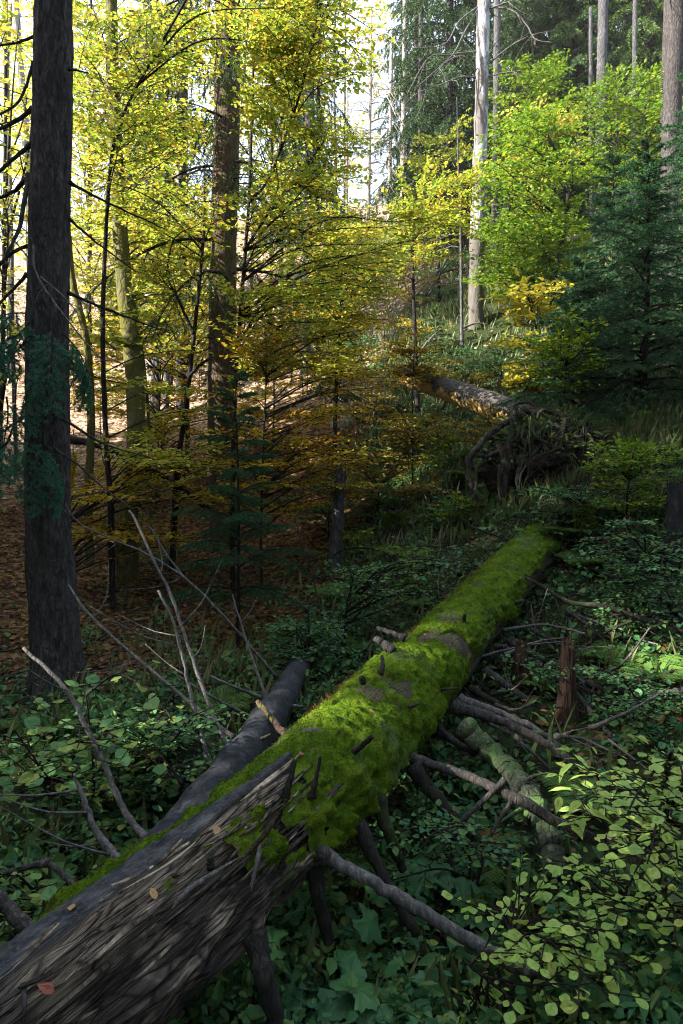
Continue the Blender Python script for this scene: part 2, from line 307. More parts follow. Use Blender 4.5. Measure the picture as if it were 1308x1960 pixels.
def m_ground():
    b = NB('forest_floor'); at = b.N('ShaderNodeAttribute', attribute_name='a').outputs['Vector']; x = b.N('ShaderNodeSeparateXYZ'); b.L(at, x.inputs[0])
    n = b.noise(2.2, 8, .65); n2 = b.noise(14, 6, .7); vc = b.N('ShaderNodeTexVoronoi'); b.L(b.tc.outputs['Object'], vc.inputs['Vector']); vc.inputs['Scale'].default_value = 15
    sep = b.N('ShaderNodeSeparateColor'); b.L(vc.outputs['Color'], sep.inputs[0])
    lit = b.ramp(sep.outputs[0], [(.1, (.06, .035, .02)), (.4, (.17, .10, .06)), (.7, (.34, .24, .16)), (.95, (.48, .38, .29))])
    lit = b.mix(x.outputs[2], b.ramp(sep.outputs[0], [(.1, (.035, .018, .009)), (.4, (.085, .042, .018)), (.7, (.15, .08, .03)), (.95, (.22, .14, .07))]), lit)  # litter paled with distance to stand in for sun on the bank
    soil = b.ramp(n2, [(.3, (.016, .013, .010)), (.55, (.045, .034, .024)), (.75, (.09, .065, .04))])
    grn = b.ramp(n2, [(.3, (.010, .016, .006)), (.55, (.026, .038, .012)), (.75, (.06, .065, .025))])
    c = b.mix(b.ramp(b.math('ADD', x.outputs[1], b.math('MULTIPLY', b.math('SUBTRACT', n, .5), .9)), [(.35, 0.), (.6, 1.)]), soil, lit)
    c = b.mix(b.ramp(b.math('ADD', x.outputs[0], b.math('MULTIPLY', b.math('SUBTRACT', n, .5), 1.1)), [(.4, 0.), (.65, 1.)]), c, grn)
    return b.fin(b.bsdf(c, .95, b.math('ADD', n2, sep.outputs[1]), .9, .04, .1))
M['ground'] = m_ground()
def m_peel():
    b = NB('peeling_log'); n = b.noise(2.6, 6, .62); f = b.ramp(b.math('ADD', n, b.math('MULTIPLY', b.attr(0), .28)), [(.50, 0.), (.53, 1.)])
    y = b.ramp(b.noise(16, 5, .6), [(.3, (.28, .17, .06)), (.55, (.46, .31, .12)), (.75, (.58, .42, .2))])
    k = b.ramp(b.noise(28, 5, .6), [(.3, (.03, .026, .024)), (.55, (.075, .065, .06)), (.75, (.14, .125, .12))])
    return b.fin(b.bsdf(b.mix(f, y, k), .8, b.math('ADD', f, b.noise(30, 4)), .9, .03, .2))
M['peel'] = m_peel()
M['soil'] = barkmat('root_soil', (.008, .006, .005), (.022, .017, .013), (.05, .038, .027), 1, 14)
# ------------------------------------------------------------------ terrain
CP = [(105, 1340, 5.), (0, 1500, 3.6), (0, 1960, 2.), (250, 1130, 8.3), (20, 1080, 9), (300, 960, 12.5), (300, 830, 17), (300, 740, 21), (60, 740, 21), (50, 560, 30),
 (600, 1230, 6.2), (640, 1010, 9.5), (760, 890, 11.5), (700, 720, 15.5), (850, 560, 20), (800, 440, 26), (1000, 965, 7.9), (1250, 900, 7.5), (1150, 800, 9), (1290, 700, 11.5),
 (915, 615, 16), (1150, 430, 24), (1290, 440, 20), (800, 1300, 5), (1000, 1255, 5.4), (1100, 1400, 4.3), (1250, 1110, 6.1), (1000, 1620, 3.35), (700, 1850, 2.6), (1000, 1900, 2.35),
 (1300, 1600, 3.2), (1300, 1900, 2.2), (420, 1420, 4.2), (880, 870, 10.3), (500, 800, 14.5)]
cp = [tuple(P(*q)) for q in CP]+[(-6, 0, .15), (6, 0, .3), (0, -8, 0.1), (-14, 6, 1.6), (12, 6, 2.6), (-20, -5, 1.2), (20, -5, 2.5), (-35, 20, 5), (-25, 12, 3.2), (30, 20, 8), (0, -25, 0), (-40, -25, 1), (40, -25, 2),
 (-20, 34, 10.5), (0, 36, 14.5), (20, 36, 15), (-45, 40, 12), (45, 40, 16), (-30, 60, 21), (0, 60, 24), (30, 60, 25), (-60, 85, 26), (0, 85, 29), (60, 85, 30), (-60, 10, 5), (60, 10, 9), (-60, -25, 2), (60, -25, 4)]
cp = A(cp); cxy = cp[:, :2]
def _phi(r): return r*r*np.log(r+1e-6)
_n = len(cp); _K = _phi(np.linalg.norm(cxy[:, None]-cxy[None], axis=2))+np.eye(_n)*.3
_Pm = np.hstack([np.ones((_n, 1)), cxy]); _S = np.block([[_K, _Pm], [_Pm.T, np.zeros((3, 3))]])
_w = np.linalg.solve(_S, np.concatenate([cp[:, 2], np.zeros(3)]))
def H(x, y):
    x = np.asarray(x, float); y = np.asarray(y, float); sh = x.shape; q = np.stack([x.ravel(), y.ravel()], 1)
    out = np.zeros(len(q))
    for i in range(0, len(q), 20000):
        k = q[i:i+20000]; out[i:i+20000] = _phi(np.linalg.norm(k[:, None]-cxy[None], axis=2))@_w[:_n]+_w[_n]+k@_w[_n+1:]
    d = np.hypot(q[:, 0], q[:, 1])
    p3 = np.stack([q[:, 0], q[:, 1], q[:, 0]*0], 1)
    out += .10*fbm(p3*.9, 3)*sst(1, 6, d)+.03*fbm(p3*4, 3)
    return out.reshape(sh)
def gp(px, d, up=0.):
    x = (px-654)/F*d*1.0; return A([x, d, float(H(x, d))+up])
def zones(x, y):
    """green / litter weights of the floor"""
    n = fbm(np.stack([x*.35, y*.35, x*0], -1), 3)
    litt = np.clip(sst(.3, -1.2, x-.13*(y-6))*sst(4.6, 6.5, y)+sst(17, 24, y), 0, 1)
    green = np.clip(.75-.9*litt+.25*n, 0, 1)*sst(30, 20, y)
    return green, litt
def ground():
    s = np.linspace(-1, 1, 321); gx = 1.0+80*np.sign(s)*np.abs(s)**2.1
    t = np.linspace(-1, 1, 361); gy = np.where(t < 0, 5-34*np.abs(t)**1.6, 5+100*np.abs(t)**1.8)
    X, Y = np.meshgrid(gx, gy); Z = H(X, Y); mb = MB(); g, l = zones(X, Y)
    n, m = X.shape; i, j = np.meshgrid(np.arange(n-1), np.arange(m-1), indexing='ij'); k = i*m+j
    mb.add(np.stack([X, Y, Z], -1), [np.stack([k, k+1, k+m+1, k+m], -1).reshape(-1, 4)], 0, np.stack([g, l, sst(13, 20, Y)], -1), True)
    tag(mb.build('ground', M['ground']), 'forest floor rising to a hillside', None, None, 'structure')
ground()
# ------------------------------------------------------------------ generators
def needles(mb, p0, p1, dens, ln, w, mat=0, spread=1.):
    p0 = np.asarray(p0); p1 = np.asarray(p1)
    if not len(p0): return
    L = np.linalg.norm(p1-p0, axis=1); k = np.maximum(1, (L*dens).astype(int)); i = np.repeat(np.arange(len(p0)), k); N = len(i)
    t = rng.random(N)[:, None]; b = p0[i]+(p1[i]-p0[i])*t; d = nrm(p1[i]-p0[i]); r = nrm(rng.normal(size=(N, 3)))
    nd = nrm(d*.75+nrm(r-d*(r*d).sum(1, keepdims=True))*spread); s = nrm(np.cross(nd, rng.normal(size=(N, 3))))*w/2; l = ln*rng.uniform(.7, 1.2, N)[:, None]
    V = np.stack([b-s, b+s, b+nd*l], 1); mb.add(V, [np.arange(N*3).reshape(-1, 3)], mat)
def sprig(L, hang, droop, nt, sub, tl=.42):
    """segments of one spruce branch along +X: (axis pts, twig p0, p1)"""
    s = np.linspace(0, 1, 9); ax = np.stack([L*s, .04*L*np.sin(s*5+R(0, 6)), L*(.10*np.sin(s*3)-droop*s**1.8)], 1); a0 = []; a1 = []
    for q in range(6, 9): a0.append(ax[q-1]); a1.append(ax[q])
    for i in range(nt):
        u = .10+.9*(i+R())/nt; b = A([np.interp(u, s, ax[:, k]) for k in range(3)]); sd = 1 if i % 2 else -1
        l = L*tl*(1-u)**.55*min(1, .35+u*2.2)*R(.7, 1.15)+.03*L; an = radians(R(42, 65)); d = nrm(A([cos(an), sd*sin(an), -hang*R(.5, 1.5)]))
        k = 3; pts = [b+d*l*f+A([0, 0, -hang*.5*l*f*f]) for f in np.linspace(0, 1, k+1)]
        for q in range(k): a0.append(pts[q]); a1.append(pts[q+1])
        for j in range(sub):
            f = .15+.75*(j+R())/sub; c = b+d*l*f+A([0, 0, -hang*.5*l*f*f]); sd2 = 1 if j % 2 else -1
            d2 = nrm(d*.75+A([-d[1], d[0], 0])*sd2*.75+A([0, 0, -hang*R(.4, 1.6)])); a0.append(c); a1.append(c+d2*l*.42*(1.1-f*.7)*R(.7, 1.2))
    return ax, A(a0), A(a1)
def rotm(az, pitch):
    ca, sa, cp_, sp = cos(az), sin(az), cos(pitch), sin(pitch)
    return A([[ca*cp_, -sa, -ca*sp], [sa*cp_, ca, -sa*sp], [sp, 0, cp_]])
def crown(mb, z0, z1, n, Lmax, Lmin, dens, ln, w, hang=.5, droop=.25, nt=16, sub=3, top=True, xy=lambda z: (0, 0), wr=.012, azr=(0, 2*pi), pit=(-.25, .25), gap=0, shape=.8):
    protos = [sprig(1., hang, droop, nt, sub) for _ in range(5)]
    P0 = []; P1 = []
    for i in range(n):
        f = (i+R())/n; z = z0+(z1-z0)*f; L = (Lmax+(Lmin-Lmax)*f**shape)*R(.75, 1.15)
        if gap and R() < gap: continue
        az = azr[0]+(azr[1]-azr[0])*((i*.3819+R(-.08, .08)) % 1); m = rotm(az, pit[0]+(pit[1]-pit[0])*f+R(-.2, .2)); ax, a, b = protos[i % 5]; x, y = xy(z); o = A([x, y, z])
        tube(mb, (ax*L)@m.T+o, np.linspace(wr*L+.004, .003, 9), 4, 1)
        P0.append((a*L)@m.T+o); P1.append((b*L)@m.T+o)
    p0 = np.vstack(P0); p1 = np.vstack(P1); segs3(mb, p0, p1, .004+.002*w*100, 1); needles(mb, p0, p1, dens, ln, w)
def beech(mbl, mbw, stems, targets, leaf=.07, T=T_BEECH, tw=.5, nt=12, up=.35, mat=0, wmat=0, dens=1., rise=.3, reach=.25, minbr=.35, tilt=.32):
    S = np.vstack(stems); pos = []; dr = []; un = []; q0 = []; q1 = []
    for tp in targets:
        tp = np.asarray(tp); dh = np.hypot(*(S[:, :2]-tp[:2]).T); c = dh+1.6*np.abs(S[:, 2]-(tp[2]-rise*dh)); a = S[np.argmin(c)]
        hd = tp-a; L = np.linalg.norm(hd)
        if L < .05: continue
        end = tp+A([hd[0], hd[1], .1*hd[2]])*reach; mid = (a+tp)/2+A([0, 0, .10*L])+rng.normal(size=3)*.05*L
        pth = spline([a, mid, tp, end], 14); rr = .004+.006*L; tube(mbw, pth, np.linspace(rr, .0025, 14), 5, wmat)
        k0 = .35 if L > .8 else .1
        for i in range(nt):
            f = k0+(1-k0)*(i+R())/nt; x = f*13; j = min(12, int(x)); b = pth[j]+(pth[j+1]-pth[j])*(x-j); d = nrm(pth[j+1]-pth[j]); sd = 1 if i % 2 else -1; h = A([-d[1], d[0], 0])*sd
            l = tw*(1.15-f)*R(.6, 1.2)+.10; td = nrm(d*.7+h*.75+A([0, 0, R(-.12, .15)])); e = b+td*l+A([0, 0, -.06*l]); q0.append(b); q1.append(e)
            k = max(2, int(l/(leaf*.55)*dens)); fs = (np.arange(k)+rng.random(k))/k; s2 = np.where(np.arange(k) % 2, 1, -1)[:, None]; hh = A([-td[1], td[0], 0])
            pos.append(b+(e-b)*fs[:, None]); dr.append(td*.6+hh*s2*.8+rng.normal(size=(k, 3))*.22); un.append(A([0, 0, 1.])+rng.normal(size=(k, 3))*tilt)
    segs3(mbw, A(q0), A(q1), .0035, wmat)
    pos = np.vstack(pos); N = len(pos); leaves(mbl, T, pos, np.vstack(dr), np.vstack(un), leaf*rng.uniform(.42, 1.28, N), rng.uniform(.7, 1.2, N), mat)
    return N
def region(poly, n, d0, d1):
    """n random points inside a pixel polygon, at random depths"""
    poly = A(poly, float); out = []; lo = poly.min(0); hi = poly.max(0)
    while len(out) < n:
        p = lo+(hi-lo)*rng.random(2); c = False; j = len(poly)-1
        for i in range(len(poly)):
            if (poly[i, 1] > p[1]) != (poly[j, 1] > p[1]) and p[0] < (poly[j, 0]-poly[i, 0])*(p[1]-poly[i, 1])/(poly[j, 1]-poly[i, 1])+poly[i, 0]: c = not c
            j = i
        if c: out.append(P(p[0], p[1], R(d0, d1)))
    return out
def limb(parent, ctrl, r0, r1, mat, name='branch', segs=8, rough=.12, n=None, twigs=0, tlen=.2, f=25):
    mb = MB(); c = A(ctrl); n = n or max(6, 5*len(c)); pts = spline(c, n)
    pts[1:-1] += rng.normal(size=(n-2, 3))*r0*.12
    t_ = np.linspace(0, 1, n); rr = r0+(r1-r0)*t_; rr = rr*(1+.45*np.exp(-t_*np.linalg.norm(c[-1]-c[0])/max(.02, 2*r0)))*(1+.10*np.maximum(0, vn(np.stack([t_*9+R(0, 50), 0*t_, 0*t_], 1))))
    tube(mb, pts, rr, segs, 0, rough, f=f)
    o = mb.build(name, mat, parent)
    for t in range(twigs):
        i = int(R(.25, .95)*(n-2)); d = nrm(pts[i+1]-pts[i]); s = nrm(np.cross(d, rng.normal(size=3))); tb = MB(); l = tlen*R(.5, 1.3)
        q = spline([pts[i], pts[i]+(d*.6+s)*l*.5, pts[i]+(d*.9+s*1.1)*l+rng.normal(size=3)*.06*l], 6); tube(tb, q, np.linspace(max(.0015, r0*.3), .0012, 6), 5, 0, .1)
        tb.build('twig', mat, o)
    return o
def trunk(parent, pts, r0, r1, mat, segs=20, n=60, flare=.0, rough=.06, f=5, name='trunk', below=.35):
    mb = MB(); p = A(pts, float); d0 = nrm(p[0]-p[1]); p = np.vstack([p[0]+d0*below, p]); q = spline(p, n); s = np.concatenate([[0], np.cumsum(np.linalg.norm(np.diff(q, axis=0), axis=1))])
    r = np.interp(s, [0, s[-1]], [r0, r1])+flare*np.exp(-s/.28); tube(mb, q, r, segs, 0, rough, f=f); return mb.build('trunk', mat, parent)
#@@MAIN
# ------------------------------------------------------------------ big mossy log
c1 = P(560, 1560, 2.57); c0 = P(150, 1908, 1.75)
LOGC = spline([c0+(c0-c1)*.75, c0, c1, P(700, 1400, 3.55), P(838, 1262, 4.65), P(958, 1125, 5.9), P(1045, 1040, 7.3)], 500)
LS = np.concatenate([[0], np.cumsum(np.linalg.norm(np.diff(LOGC, axis=0), axis=1))]); LL = LS[-1]
SM = float(LS[np.argmin(np.linalg.norm(LOGC-c1, axis=1))])
def logframe(s):
    c = np.stack([np.interp(s, LS, LOGC[:, k]) for k in range(3)], -1); e = .03
    t = nrm(np.stack([np.interp(s+e, LS, LOGC[:, k])-np.interp(s-e, LS, LOGC[:, k]) for k in range(3)], -1))
    u = nrm(A([0, 0, 1.])-t*t[..., 2:3]); return c, t, u, np.cross(t, u)
def logr(s): return .214+.036*sst(SM-.5, SM+.6, s)-.012*s/LL*3+.02*np.sin(s*2.1)*.4
def logp(s, th, off=0.):
    s = np.asarray(s, float); th = np.asarray(th, float); c, t, u, r = logframe(s)
    return c+(u*np.cos(th)[..., None]+r*np.sin(th)[..., None])*(logr(s)+off)[..., None]
log = thing('fallen_log', 'huge mossy fallen log crossing the foreground, rotten splintered wood at its near end', 'fallen log', P(700, 1400, 3.55)-A([0, 0, .2]))
def log_wood():
    ns, na = 760, 240; s = np.concatenate([np.linspace(0, SM+.5, 560), np.linspace(SM+.5, LL, ns-560+1)[1:]]); a = np.linspace(-pi, pi, na, endpoint=False)
    S, T = np.meshgrid(s, a, indexing='ij'); w = T*.27; p2 = np.stack([S, w, w*0], -1)
    edge = -.12+.35*fbm(p2*A([1.3, 3, 1]), 4)-.5*sst(SM+.1, SM+.8, S)*0
    bark = sst(edge+.04, edge-.04, T)*sst(-2.6, -2.3, T); bark = np.maximum(bark, sst(SM+.25, SM+.45, S+.2*fbm(p2*6, 3)))
    wv = .008*fbm(p2*A([5, 6, 1])+50, 3); p3 = p2+np.stack([wv*0, wv, wv*0], -1); fib = 1-np.abs(fbm(p3*A([2., 36, 1]), 4, .6)); fib2 = fbm(p3*A([3.5, 80, 1]), 3); cav = fbm(p2*A([2.2, 8, 1])+31, 4)
    off = (1-bark)*(.024*(fib-.7)+.007*fib2+.040*cav-.016)+bark*(.006+.004*fbm(p2*A([6, 9, 1]), 4)+.003*fbm(p2*30, 2))
    gouge = np.exp(-((T-.55)/.22)**2)*sst(SM-1.2, SM-.6, S)*sst(SM+.1, SM-.25, S); off -= .035*gouge*(1-bark)
    off -= .05*sst(1.25, 1.6, np.abs(T-.25))*np.clip(fbm(p2*A([2, 8, 1])+9, 3)+.2, 0, 1)
    V = logp(S, T, off); i, j = np.meshgrid(np.arange(ns-1), np.arange(na), indexing='ij'); j2 = (j+1) % na
    q = np.stack([i*na+j, i*na+j2, (i+1)*na+j2, (i+1)*na+j], -1).reshape(-1, 4); mb = MB()
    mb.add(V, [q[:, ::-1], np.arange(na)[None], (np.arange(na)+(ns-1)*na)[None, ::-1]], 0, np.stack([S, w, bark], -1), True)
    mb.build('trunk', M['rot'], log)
log_wood()
def mosscov(S, T):
    p = np.stack([S, T*.27, T*0], -1); n = fbm(p*4.5, 4)
    sm = SM+.02-1.0*sst(-.25, -.6, T); c = (S-sm+.10)/.30+n*.85+.2*vn(p*28)
    c = np.maximum(c, (fbm(p*11+40, 3)-.50)*3.2*sst(SM-.75, SM-.1, S)+.0)
    c = np.minimum(c, (T+1.5)/.3+n*.8); c = np.minimum(c, (1.75-T+.5*vn(p*2.2+5))/.35+n*.9)
    for sp, tp, rs, rt in ((SM+1.12, -.05, .10, .16), (SM+2.15, .80, .09, .36), (SM+2.0, .05, .07, .12), (SM+.75, -.25, .03, .06)):
        c = np.minimum(c, ((S-sp)/rs)**2+((T-tp)/rt)**2-.6+1.7*n+.6*vn(p*26))
    return c
def log_moss():
    ns, na = 760, 150; s = np.linspace(SM-1.3, LL-.02, ns); a = np.linspace(-1.7, 2.1, na); S, T = np.meshgrid(s, a, indexing='ij'); p = np.stack([S, T*.27, T*0], -1)
    c = mosscov(S, T); k = sst(-.05, 1.1, c); hang = sst(.35, 1.1, T)
    cu = 1-np.abs(fbm(p*A([8, 6, 1])+3, 2)); cu2 = 1-np.abs(vn(p*A([21, 17, 1])+7)); cu3 = 1-np.abs(vn(p*A([15, 5, 1])+2)); off = -.012+k*(.030+.012*fbm(p*4, 2)+.030*(cu-.6)+.016*(cu2-.5)+hang*(.034*(cu3-.5)+.012*(cu2-.5))+.007*fbm(p*45, 2))+.012*k*hang
    V = logp(S, T, off).reshape(-1, 3); i, j = np.meshgrid(np.arange(ns-1), np.arange(na-1), indexing='ij'); q0 = i*na+j
    q = np.stack([q0, q0+1, q0+na+1, q0+na], -1).reshape(-1, 4); cm = c.ravel()[q].max(1); q = q[cm > 0]; mb = MB(); mb.add(V, [q[:, ::-1]], 0, None, True)
    ctr = V[q].mean(1); n = nrm(np.cross(V[q[:, 3]]-V[q[:, 0]], V[q[:, 1]]-V[q[:, 0]])); cc = c.ravel()[q].mean(1); dist = np.linalg.norm(ctr-A([0, 0, EYE]), axis=1)
    w = np.linalg.norm(np.cross(V[q[:, 3]]-V[q[:, 0]], V[q[:, 1]]-V[q[:, 0]]), axis=1)*sst(0, .6, cc)/np.maximum(dist, 2)**1.1; w /= w.sum()
    N = 120000; f = rng.choice(len(q), N, p=w); a_, b_ = rng.random((2, N, 1)); v = V[q[f]]; b = v[:, 0]+(v[:, 1]-v[:, 0])*a_+(v[:, 3]-v[:, 0])*b_
    d = nrm(n[f]*.9+rng.normal(size=(N, 3))*.55+A([0, 0, .1])); sd = nrm(np.cross(d, rng.normal(size=(N, 3)))); sc = (.55+.17*dist[f])[:, None]; l = rng.uniform(.006, .017, (N, 1))*sc**.6; wd = .0019*sc
    b = b-n[f]*.002; mb.add(np.stack([b-sd*wd, b+sd*wd, b+d*l], 1), [np.arange(N*3).reshape(-1, 3)], 0)
    tag(mb.build('moss', M['moss'], log), None, None, None, 'stuff')
    N = 1700; S = rng.uniform(SM+.3, LL-.2, N); T = rng.normal(-.95, .28, N); ok = mosscov(S, T) > .3; S, T = S[ok], T[ok]; N = len(S); b = logp(S, T, .02+0*S); up = nrm(logp(S, T, .1+0*S)-b)
    d = nrm(up+A([0, 0, .5])+rng.normal(size=(N, 3))*.25); l = rng.uniform(.01, .035, (N, 1)); sd = nrm(np.cross(d, rng.normal(size=(N, 3))))*.0014; m2 = MB()
    m2.add(np.stack([b-sd, b+sd, b+d*l+sd, b+d*l-sd], 1), [np.arange(N*4).reshape(-1, 4)]); tag(m2.build('moss_stems', M['sprout'], log), None, None, None, 'stuff')
log_moss()
for k in range(48):                       # splintered wood fibres lying along the rotten end
    s0 = R(.35, SM-.22); th = R(-.05, 1.15) if k > 8 else R(.35, .6); l = R(.10, .38); n = 7; ss = np.linspace(s0, s0+l, n); tt = th+np.linspace(0, R(-.04, .04), n)
    lift = .002+.014*np.linspace(-1, 1, n)**2*R(.0, 1.8); tt = tt+.025*np.sin(np.linspace(0, R(2, 6), n)+R(0, 6)); p = logp(ss, tt, lift); q = logp(ss, tt+.5, lift); side = nrm(q-p); wd = R(.0015, .006)*np.sin(np.linspace(.15, 3.0, n))**.5; nn = nrm(p-logframe(ss)[0])
    mb = MB(); V = np.stack([p-side*wd[:, None], p+side*wd[:, None], p+side*wd[:, None]*.7-nn*.008, p-side*wd[:, None]*.7-nn*.008], 1); i = np.arange(n-1)[:, None]*4
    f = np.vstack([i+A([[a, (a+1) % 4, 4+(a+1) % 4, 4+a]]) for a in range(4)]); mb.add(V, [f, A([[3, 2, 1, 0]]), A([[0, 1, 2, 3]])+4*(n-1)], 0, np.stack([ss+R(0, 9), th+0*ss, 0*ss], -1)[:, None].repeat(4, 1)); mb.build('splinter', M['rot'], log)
_gs, _gt = np.meshgrid(np.linspace(0, LL, 500), np.linspace(-pi, pi, 120), indexing='ij'); _gp = logp(_gs, _gt, .015).reshape(-1, 3)
def project(p):
    y, z = p[:, 1], p[:, 2]-EYE; f = cos(PITCH)*y+sin(PITCH)*z; v = -sin(PITCH)*y+cos(PITCH)*z; return 654+F*p[:, 0]/f, 980-F*v/f
_gx, _gy = project(_gp)
def onlog(px, py):
    k = np.hypot(_gx-px, _gy-py) < 9; return None if not k.any() else float(_gp[k][np.argmin(_gp[k][:, 1]), 1])
def snap(ct):
    if len(ct) > 3: return ct
    d = onlog(ct[0][0], ct[0][1])
    return ct if d is None else [(x, y, q+d-ct[0][2]+(.02 if i == 0 else -.0)) for i, (x, y, q) in enumerate(ct)]
def bigsplit(pxs, w0):
    pxs = [(x, y, (onlog(x, y) or q)-.012) for x, y, q in pxs]
    mb = MB(); p = spline(PX(pxs), 9); tube(mb, p, np.array([.3, .7, 1, .9, .8, .7, .5, .35, .1])*w0, 5, 0, .3, f=40); mb.build('splinter', M['redwood'] if w0 > .0101 else M['dead_pale'], log)
bigsplit([(497, 1615, 2.42), (492, 1650, 2.37), (484, 1690, 2.33), (481, 1708, 2.32)], .010)
bigsplit([(500, 1630, 2.42), (488, 1665, 2.37), (478, 1700, 2.33)], .007)
bigsplit([(532, 1560, 2.47), (500, 1605, 2.40), (455, 1650, 2.33), (420, 1680, 2.27)], .0102)
bigsplit([(330, 1740, 2.05), (360, 1705, 2.13), (420, 1665, 2.25), (470, 1635, 2.36)], .009)
D = M['dead']; DP = M['dead_pale']; DD = M['dead_dark']
limb(log, PX([(395, 1690, 2.22), (440, 1665, 2.28), (475, 1640, 2.33), (500, 1600, 2.42)]), .012, .006, D, 'root_strand')
limb(log, PX([(553, 1650, 2.36), (595, 1637, 2.34), (622, 1632, 2.30)]), .020, .024, D)
limb(log, PX([(615, 1634, 2.33), (700, 1680, 2.30), (800, 1740, 2.28), (900, 1800, 2.27), (1025, 1868, 2.26)]), .021, .024, DP, 'branch', 10, .10, 40)
limb(log, PX([(790, 1452, 3.25), (880, 1480, 3.1), (960, 1515, 3.0), (1010, 1538, 2.95), (1060, 1570, 2.95), (1180, 1625, 2.95)]), .020, .026, D, 'branch', 10, .1, 40)
for ct, r0, r1, m in (([(868, 1352, 4.1), (934, 1370, 4.0), (1004, 1400, 3.9), (1054, 1425, 3.85), (1110, 1470, 3.8)], .036, .018, D),
 ([(880, 1338, 4.2), (950, 1362, 4.1), (1020, 1392, 4.0), (1075, 1430, 3.95)], .028, .014, DP),
 ([(965, 1242, 5.0), (1044, 1280, 4.7), (1104, 1330, 4.4), (1144, 1380, 4.2), (1200, 1432, 4.0)], .026, .014, D),
 ([(975, 1228, 5.1), (1054, 1270, 4.8), (1129, 1310, 4.6), (1225, 1360, 4.4)], .030, .016, DD),
 ([(928, 1284, 4.7), (1004, 1335, 4.5), (1054, 1375, 4.4), (1096, 1412, 4.3)], .028, .016, D),
 ([(835, 1395, 3.8), (870, 1418, 3.7), (910, 1446, 3.6)], .026, .016, DD),
 ([(900, 1318, 4.5), (960, 1352, 4.4), (1010, 1400, 4.3)], .024, .012, DD),
 ([(790, 1465, 3.2), (854, 1550, 3.1), (914, 1605, 3.05), (982, 1668, 3.0)], .032, .022, DD),
 ([(722, 1530, 2.95), (745, 1600, 2.9), (772, 1665, 2.9)], .028, .018, DD),
 ([(684, 1580, 2.75), (735, 1680, 2.7), (797, 1790, 2.65)], .026, .018, DD),
 ([(598, 1660, 2.45), (620, 1760, 2.4), (640, 1850, 2.4), (650, 1900, 2.4)], .026, .019, DD),
 ([(486, 1790, 2.1), (505, 1870, 2.05), (530, 1965, 2.05)], .030, .026, DD),
 ([(545, 1527, 2.55), (556, 1490, 2.58), (566, 1454, 2.6)], .014, .009, DD), ([(598, 1528, 2.65), (606, 1490, 2.68), (615, 1448, 2.7)], .012, .005, DD),
 ([(680, 1436, 3.25), (697, 1424, 3.2), (713, 1409, 3.18)], .012, .009, DD), ([(888, 1188, 5.2), (890, 1176, 5.2)], .012, .011, DD), ([(780, 1355, 4.0), (802, 1346, 3.95)], .010, .008, D),
 ([(728, 1290, 4.5), (733, 1272, 4.55), (731, 1255, 4.6)], .014, .008, DD), ([(695, 1305, 4.1), (693, 1296, 4.1)], .014, .012, DD), ([(752, 1248, 4.75), (735, 1232, 4.8), (718, 1222, 4.85)], .026, .020, D),
 ([(775, 1222, 5.0), (752, 1212, 5.05), (722, 1202, 5.1)], .018, .014, D), ([(700, 1245, 5.1), (722, 1205, 5.3)], .010, .006, DD), ([(880, 1100, 6.2), (872, 1075, 6.4), (862, 1062, 6.5)], .018, .010, DD),
 ([(950, 1238, 4.95), (970, 1236, 4.9)], .016, .014, D), ([(845, 1320, 4.25), (878, 1317, 4.15)], .008, .006, DD), ([(985, 1155, 5.6), (1003, 1150, 5.55)], .013, .012, D), ([(404, 1660, 2.2), (402, 1640, 2.22)], .010, .008, DD),
 ([(45, 1885, 1.62), (47, 1920, 1.6), (44, 1962, 1.58)], .006, .004, D)):
    limb(log, PX(snap(ct)), r0, r1, m, 'branch' if len(ct) > 3 else 'branch_stub')
